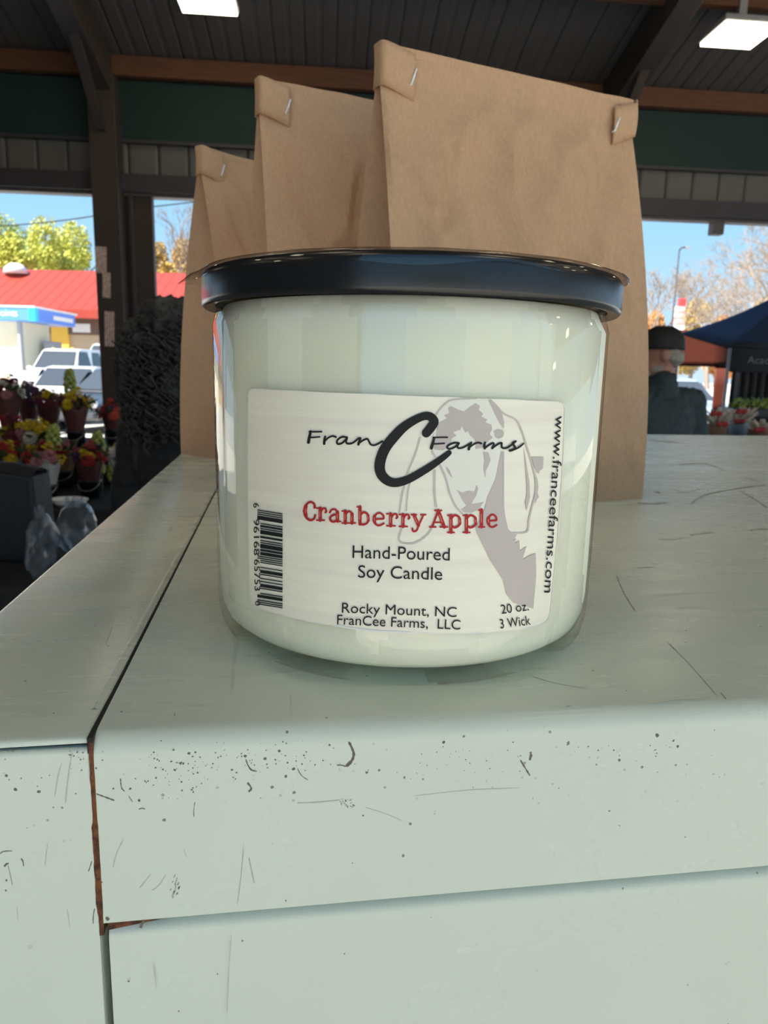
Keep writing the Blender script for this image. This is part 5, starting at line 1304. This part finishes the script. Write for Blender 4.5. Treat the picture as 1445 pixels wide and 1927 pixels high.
pr = Print(); pr.stroke([(p[0], p[1]) for p in EDGE] + [EDGE[0]], 1.8, False); pr.build('label_border', M['edge'], lab_o, .00034)
pr = Print(); pr.poly([(624, 1178), (640, 1176), (655, 1180), (690, 1184), (720, 1187), (760, 1188), (780, 1191), (740, 1191), (690, 1187.5), (650, 1182)]); pr.build('torn_edge', M['white'], lab_o, .00036, 20)
ZX = lambda pts: [(740 + p[0] / 3.853, 720 + p[1] / 3.853) for p in pts]
# goat picture
gl = Print()
for P in ([(300, 260), (345, 190), (410, 135), (520, 120), (640, 118), (700, 130), (770, 260), (800, 340), (790, 420), (780, 520), (745, 690), (690, 830), (650, 920), (580, 960), (500, 950), (440, 880), (400, 760), (370, 640), (290, 510), (290, 400)],): gl.poly(ZX(P))
gl.build('goat_face', M['goat_light'], lab_o, .00030, 10)
gp = Print()
for P in ([(318, 330), (340, 285), (392, 262), (372, 238), (408, 222), (398, 186), (416, 170), (470, 196), (515, 212), (556, 178), (600, 150), (630, 170), (618, 196), (652, 226), (636, 246), (682, 266), (668, 288), (712, 306), (716, 340), (700, 372), (722, 400), (690, 424), (650, 470), (600, 482), (590, 410), (560, 385), (545, 350), (522, 362), (497, 312), (486, 342), (458, 350), (432, 362), (458, 384), (424, 404), (410, 460), (360, 492), (300, 486), (286, 430), (312, 396)],
          [(690, 125), (740, 150), (790, 230), (805, 290), (800, 335), (770, 290), (735, 220), (705, 155)],
          [(728, 350), (760, 336), (796, 346), (796, 382), (772, 402), (740, 396)],
          [(650, 500), (690, 508), (706, 560), (690, 602), (672, 640), (667, 690), (655, 620), (662, 560)],
          [(782, 500), (796, 500), (802, 560), (797, 700), (797, 850), (812, 970), (832, 1060), (872, 1098), (900, 1096), (866, 1150), (890, 1130), (884, 1166), (914, 1142), (918, 1220), (966, 1186), (936, 1286), (992, 1250), (1032, 1240), (1037, 1400), (1015, 1640), (870, 1596), (820, 1530), (797, 1430), (700, 1280), (604, 1080), (600, 1050), (662, 920), (682, 830), (742, 700), (762, 600)],
          [(462, 778), (500, 800), (545, 785), (590, 792), (606, 742), (616, 770), (602, 820), (582, 850), (566, 882), (640, 872), (656, 860), (622, 920), (562, 946), (510, 940), (492, 920), (532, 895), (502, 850), (482, 812)],
          [(382, 606), (410, 636), (430, 692), (404, 664), (386, 634)],
          [(1002, 538), (1090, 540), (1085, 622), (1062, 640), (1056, 662), (1040, 650), (1020, 600)],
          [(945, 460), (962, 560), (987, 720), (992, 830), (967, 932), (956, 870), (970, 800), (961, 650)],
          [(1030, 660), (1046, 700), (1052, 760), (1046, 800), (1056, 830), (1040, 850), (1030, 880), (1024, 840), (1034, 780), (1030, 720)]): gp.poly(ZX(P))
gp.build('goat_markings', M['goat'], lab_o, .00038, 12)
gq = Print()
for P, w_ in (([(195, 400), (160, 520), (110, 640), (68, 800), (45, 940)], 3), ([(60, 1060), (40, 1140), (80, 1166), (160, 1162), (240, 1110), (278, 1060)], 3.2), ([(138, 650), (106, 800), (95, 930)], 2.6), ([(300, 640), (300, 800), (312, 900)], 4),
              ([(282, 500), (330, 580), (380, 690), (410, 800), (450, 890), (500, 950)], 3.4), ([(310, 232), (350, 180), (410, 132), (510, 119), (600, 116)], 2.6),
              ([(702, 121), (760, 180), (800, 225), (890, 270), (932, 350), (970, 470), (1010, 600), (1032, 700), (1032, 800), (1002, 920), (985, 990), (975, 1072), (940, 1090), (872, 1092)], 3), ([(760, 402), (790, 392), (800, 360)], 2.2), ([(800, 500), (800, 700), (800, 900)], 2)):
    gq.stroke(ZX(P), w_)
gq.build('goat_outline', M['goat_line'], lab_o, .00042)
# black lettering
ZA = lambda pts: [(560 + p[0] / 6.02, 740 + p[1] / 6.02) for p in pts]
ZB = lambda pts: [(780 + p[0] / 4.817, 740 + p[1] / 4.817) for p in pts]
k1 = Print()
k1.stroke([(802, 815), (811, 804), (817, 793), (808, 783.5), (792, 785), (766, 799), (746, 817), (724, 845), (714.5, 874), (719, 895), (738, 908), (766, 903), (805, 881), (831, 863), (845, 852)], [17, 17.5, 17, 16, 15, 17, 19, 20, 20, 19, 17, 15.5, 14, 12, 10], True, 8)
k1.build('large_initial', M['ink'], lab_o, .00052, None, 'large black slanted capital C')
k2 = Print(); sw = 3.7
for P, w_ in (([(148, 432), (132, 500), (122, 558)], [4.2, 5.4, 5.6]), ([(132, 436), (200, 437), (272, 436)], 3.0), ([(142, 503), (200, 499), (250, 495)], 2.9),
              ([(312, 490), (303, 530), (300, 572)], [3.6, 4.4, 5]), ([(304, 548), (345, 506), (395, 486), (432, 496)], [3, 3.4, 3.8]),
              ([(560, 502), (510, 494), (460, 520), (443, 556), (462, 576), (510, 560), (560, 508)], sw), ([(560, 508), (548, 552), (570, 572), (625, 562), (690, 512), (712, 510)], sw),
              ([(712, 510), (696, 550), (688, 580)], [3.8, 4.6, 5]), ([(690, 570), (730, 540), (785, 517), (808, 545), (830, 582), (880, 586), (960, 545)], sw)): k2.stroke(ZA(P), w_)
for P, w_ in (([(178, 404), (165, 455), (152, 498)], [4.4, 5.6, 6]), ([(168, 403), (230, 400), (298, 400)], 2.9), ([(180, 460), (225, 458), (270, 455)], 2.8),
              ([(402, 452), (360, 450), (310, 470), (296, 492), (320, 505), (365, 488), (402, 455)], sw), ([(402, 455), (388, 482), (400, 498), (440, 492), (500, 458)], sw),
              ([(515, 446), (500, 478), (492, 508)], [3.6, 4.6, 5]), ([(498, 492), (535, 464), (575, 448), (604, 455)], [3, 3.4, 4]),
              ([(640, 446), (632, 474), (636, 500)], [3.6, 4.6, 4.6]), ([(636, 498), (680, 466), (715, 452), (715, 475), (704, 500)], sw), ([(704, 500), (748, 466), (788, 450), (790, 475), (798, 496), (835, 496), (880, 468), (918, 436)], sw),
              ([(918, 436), (890, 450), (902, 474), (912, 498), (890, 514), (864, 520)], [3.2, 4.4, 4.6]), ([(908, 510), (950, 488), (988, 456)], [3, 3.4, 3])): k2.stroke(ZB(P), w_)
k2.build('brand_lettering', M['ink'], lab_o, .00052)
for s, p0, p1, cap in (('Hand-Poured', (663, 1050), (846, 1055), 23.5), ('Soy Candle', (673.5, 1087), (832, 1091.5), 23), ('Rocky Mount, NC', (643, 1153), (859, 1161.5), 18.5), ('FranCee Farms,  LLC', (634, 1175), (866, 1185), 18),
                       ('20 oz.', (944, 1155.5), (995.5, 1148.5), 17), ('3 Wick', (942, 1183), (999, 1175.5), 17.5)):
    q = Print(); q.text(s, p0, p1, cap); q.build('printed_line', M['ink'], lab_o, .00050)
q = Print()
q.text('www.franceefarms.com', (1046, 782), (1024, 1115), 16.5); q.build('web_address', M['ink'], lab_o, .00050)
# red western lettering
GL = {'C': [([(.93, 1.0), (.86, 1.28), (.55, 1.43), (.22, 1.22), (.08, .72), (.2, .2), (.55, -.02), (.85, .1), (.95, .38)], 4.2), ([(.17, 1.1), (.10, .72), (.17, .34)], 7), ([(.90, 1.2), (.90, .98)], 4.5), ([(-.06, .72), (.1, .72)], 2)],
      'r': [([(.36, .98), (.36, .02)], 6.2), ([(.02, .98), (.4, .98)], 2.8), ([(.04, .02), (.74, .02)], 3), ([(.42, .66), (.58, .92), (.82, .96), (.93, .72)], 3.8), ([(.93, .74), (.84, .64)], 4)],
      'a': [([(.74, .58), (.42, .54), (.16, .34), (.2, .1), (.46, .0), (.7, .16)], 4.2), ([(.74, .78), (.74, .05)], 6.2), ([(.12, .74), (.3, .97), (.58, .97), (.74, .76)], 3.8), ([(.76, .03), (1.0, .03)], 3)],
      'n': [([(.26, .98), (.26, .02)], 6.2), ([(.76, .76), (.76, .02)], 6.2), ([(.3, .72), (.5, .97), (.74, .84)], 3.8), ([(.02, .98), (.3, .98)], 2.8), ([(.02, .02), (.48, .02)], 3), ([(.56, .02), (1.0, .02)], 3)],
      'b': [([(.22, 1.4), (.22, .04)], 6.2), ([(.0, 1.4), (.3, 1.42)], 2.8), ([(.28, .78), (.5, .98), (.8, .84), (.88, .5), (.8, .16), (.5, .0), (.2, .05)], 4.2), ([(.86, .72), (.88, .3)], 5.2)],
      'e': [([(.16, .5), (.5, .52), (.88, .56), (.82, .84), (.55, 1.0), (.26, .86), (.12, .5), (.22, .14), (.52, .0), (.9, .16)], 3.8), ([(.16, .74), (.12, .5), (.17, .26)], 6.2)],
      'y': [([(.18, .96), (.5, .12)], 6.2), ([(.84, .96), (.52, .14), (.36, -.28), (.12, -.34), (.08, -.12)], 3.6), ([(.0, .98), (.36, .98)], 3), ([(.66, .98), (1.0, .98)], 3)],
      'A': [([(.48, 1.32), (.14, .02)], 4), ([(.48, 1.32), (.82, .02)], 6.6), ([(.24, .38), (.74, .38)], 3), ([(.0, .02), (.34, .02)], 3.2), ([(.6, .02), (1.0, .02)], 3.2), ([(.3, 1.33), (.66, 1.33)], 3.2)],
      'p': [([(.24, .96), (.24, -.38)], 6.2), ([(.0, .96), (.3, .98)], 2.8), ([(.0, -.4), (.48, -.4)], 3), ([(.3, .78), (.52, .98), (.82, .84), (.9, .5), (.82, .16), (.5, .0), (.3, .14)], 4.2), ([(.88, .72), (.9, .3)], 5.2)],
      'l': [([(.5, 1.38), (.5, .02)], 6.2), ([(.08, 1.34), (.5, 1.38)], 2.8), ([(.06, .02), (.98, .02)], 3)]}
word = [('C', 571.5, 594, 978.5), ('r', 595, 615.5, 979.5), ('a', 617.5, 641, 982), ('n', 643, 668.5, 985), ('b', 672, 696, 987.2), ('e', 701, 724.5, 989), ('r', 727, 749.5, 990.2), ('r', 750.5, 772, 991.4), ('y', 774, 801, 991.8),
        ('A', 808.5, 842, 992.2), ('p', 842.5, 868, 992.8), ('p', 871.5, 898, 992.8), ('l', 900, 912, 992.2), ('e', 916, 936.5, 992)]
q1, q2 = Print(), Print(); XH = 23.6
for ch, xa, xb, bl_ in word:
    for P, w_ in GL[ch]:
        pp = [(xa + (xb - xa) * p[0], bl_ - XH * p[1]) for p in P]; q1.stroke(pp, w_, len(pp) > 2, 5)
        if w_ >= 5: 
            m0, m1 = pp[0], pp[-1]; q2.stroke([(m0[0] * .75 + m1[0] * .25 - .6, m0[1] * .75 + m1[1] * .25), (m0[0] * .3 + m1[0] * .7 - .6, m0[1] * .3 + m1[1] * .7)], 1.5, False)
q1.build('scent_lettering', M['ink_red'], lab_o, .00050, None, 'red western style slab lettering'); q2.build('lettering_highlight', M['ink_pink'], lab_o, .00056)
# barcode
code = '696168657530'; Lc = ['0001101', '0011001', '0010011', '0111101', '0100011', '0110001', '0101111', '0111011', '0110111', '0001011']
bits = '101' + ''.join(Lc[int(c_)] for c_ in code[:6]) + '01010' + ''.join(''.join('1' if x_ == '0' else '0' for x_ in Lc[int(c_)]) for c_ in code[6:]) + '101'
ya0, ya1, yb0, yb1 = 959.5, 1138.0, 966.5, 1145.0           # left and right ends of the stack of bars
def bc(f, x_):
    g_ = (x_ - 489) / (532 - 489); return (x_, (ya0 + (ya1 - ya0) * f) * (1 - g_) + (yb0 + (yb1 - yb0) * f) * g_)
q = Print(); i = 0; n = len(bits)
while i < n:
    if bits[i] == '1':
        j = i
        while j < n and bits[j] == '1': j += 1
        tall = i < 10 or i >= n - 10 or 45 <= i < 50; xs_ = 484 if tall else 489.5
        f0, f1 = i / n, j / n; q.poly([bc(f0, xs_), bc(f0, 510), bc(f0, 531.5), bc(f1, 531.5), bc(f1, 510), bc(f1, xs_)]); i = j
    else: i += 1
q.build('barcode_bars', M['ink'], lab_o, .00050)
q = Print(); q.text('6', (476.5, 947), (476.5, 955.5), 10.5); q.text('96168', (477, 977), (477.5, 1045), 10.5); q.text('65753', (478, 1053), (479, 1112), 10.5); q.text('0', (480, 1131), (480.2, 1140), 9.5)
q.build('barcode_digits', M['ink'], lab_o, .00050)
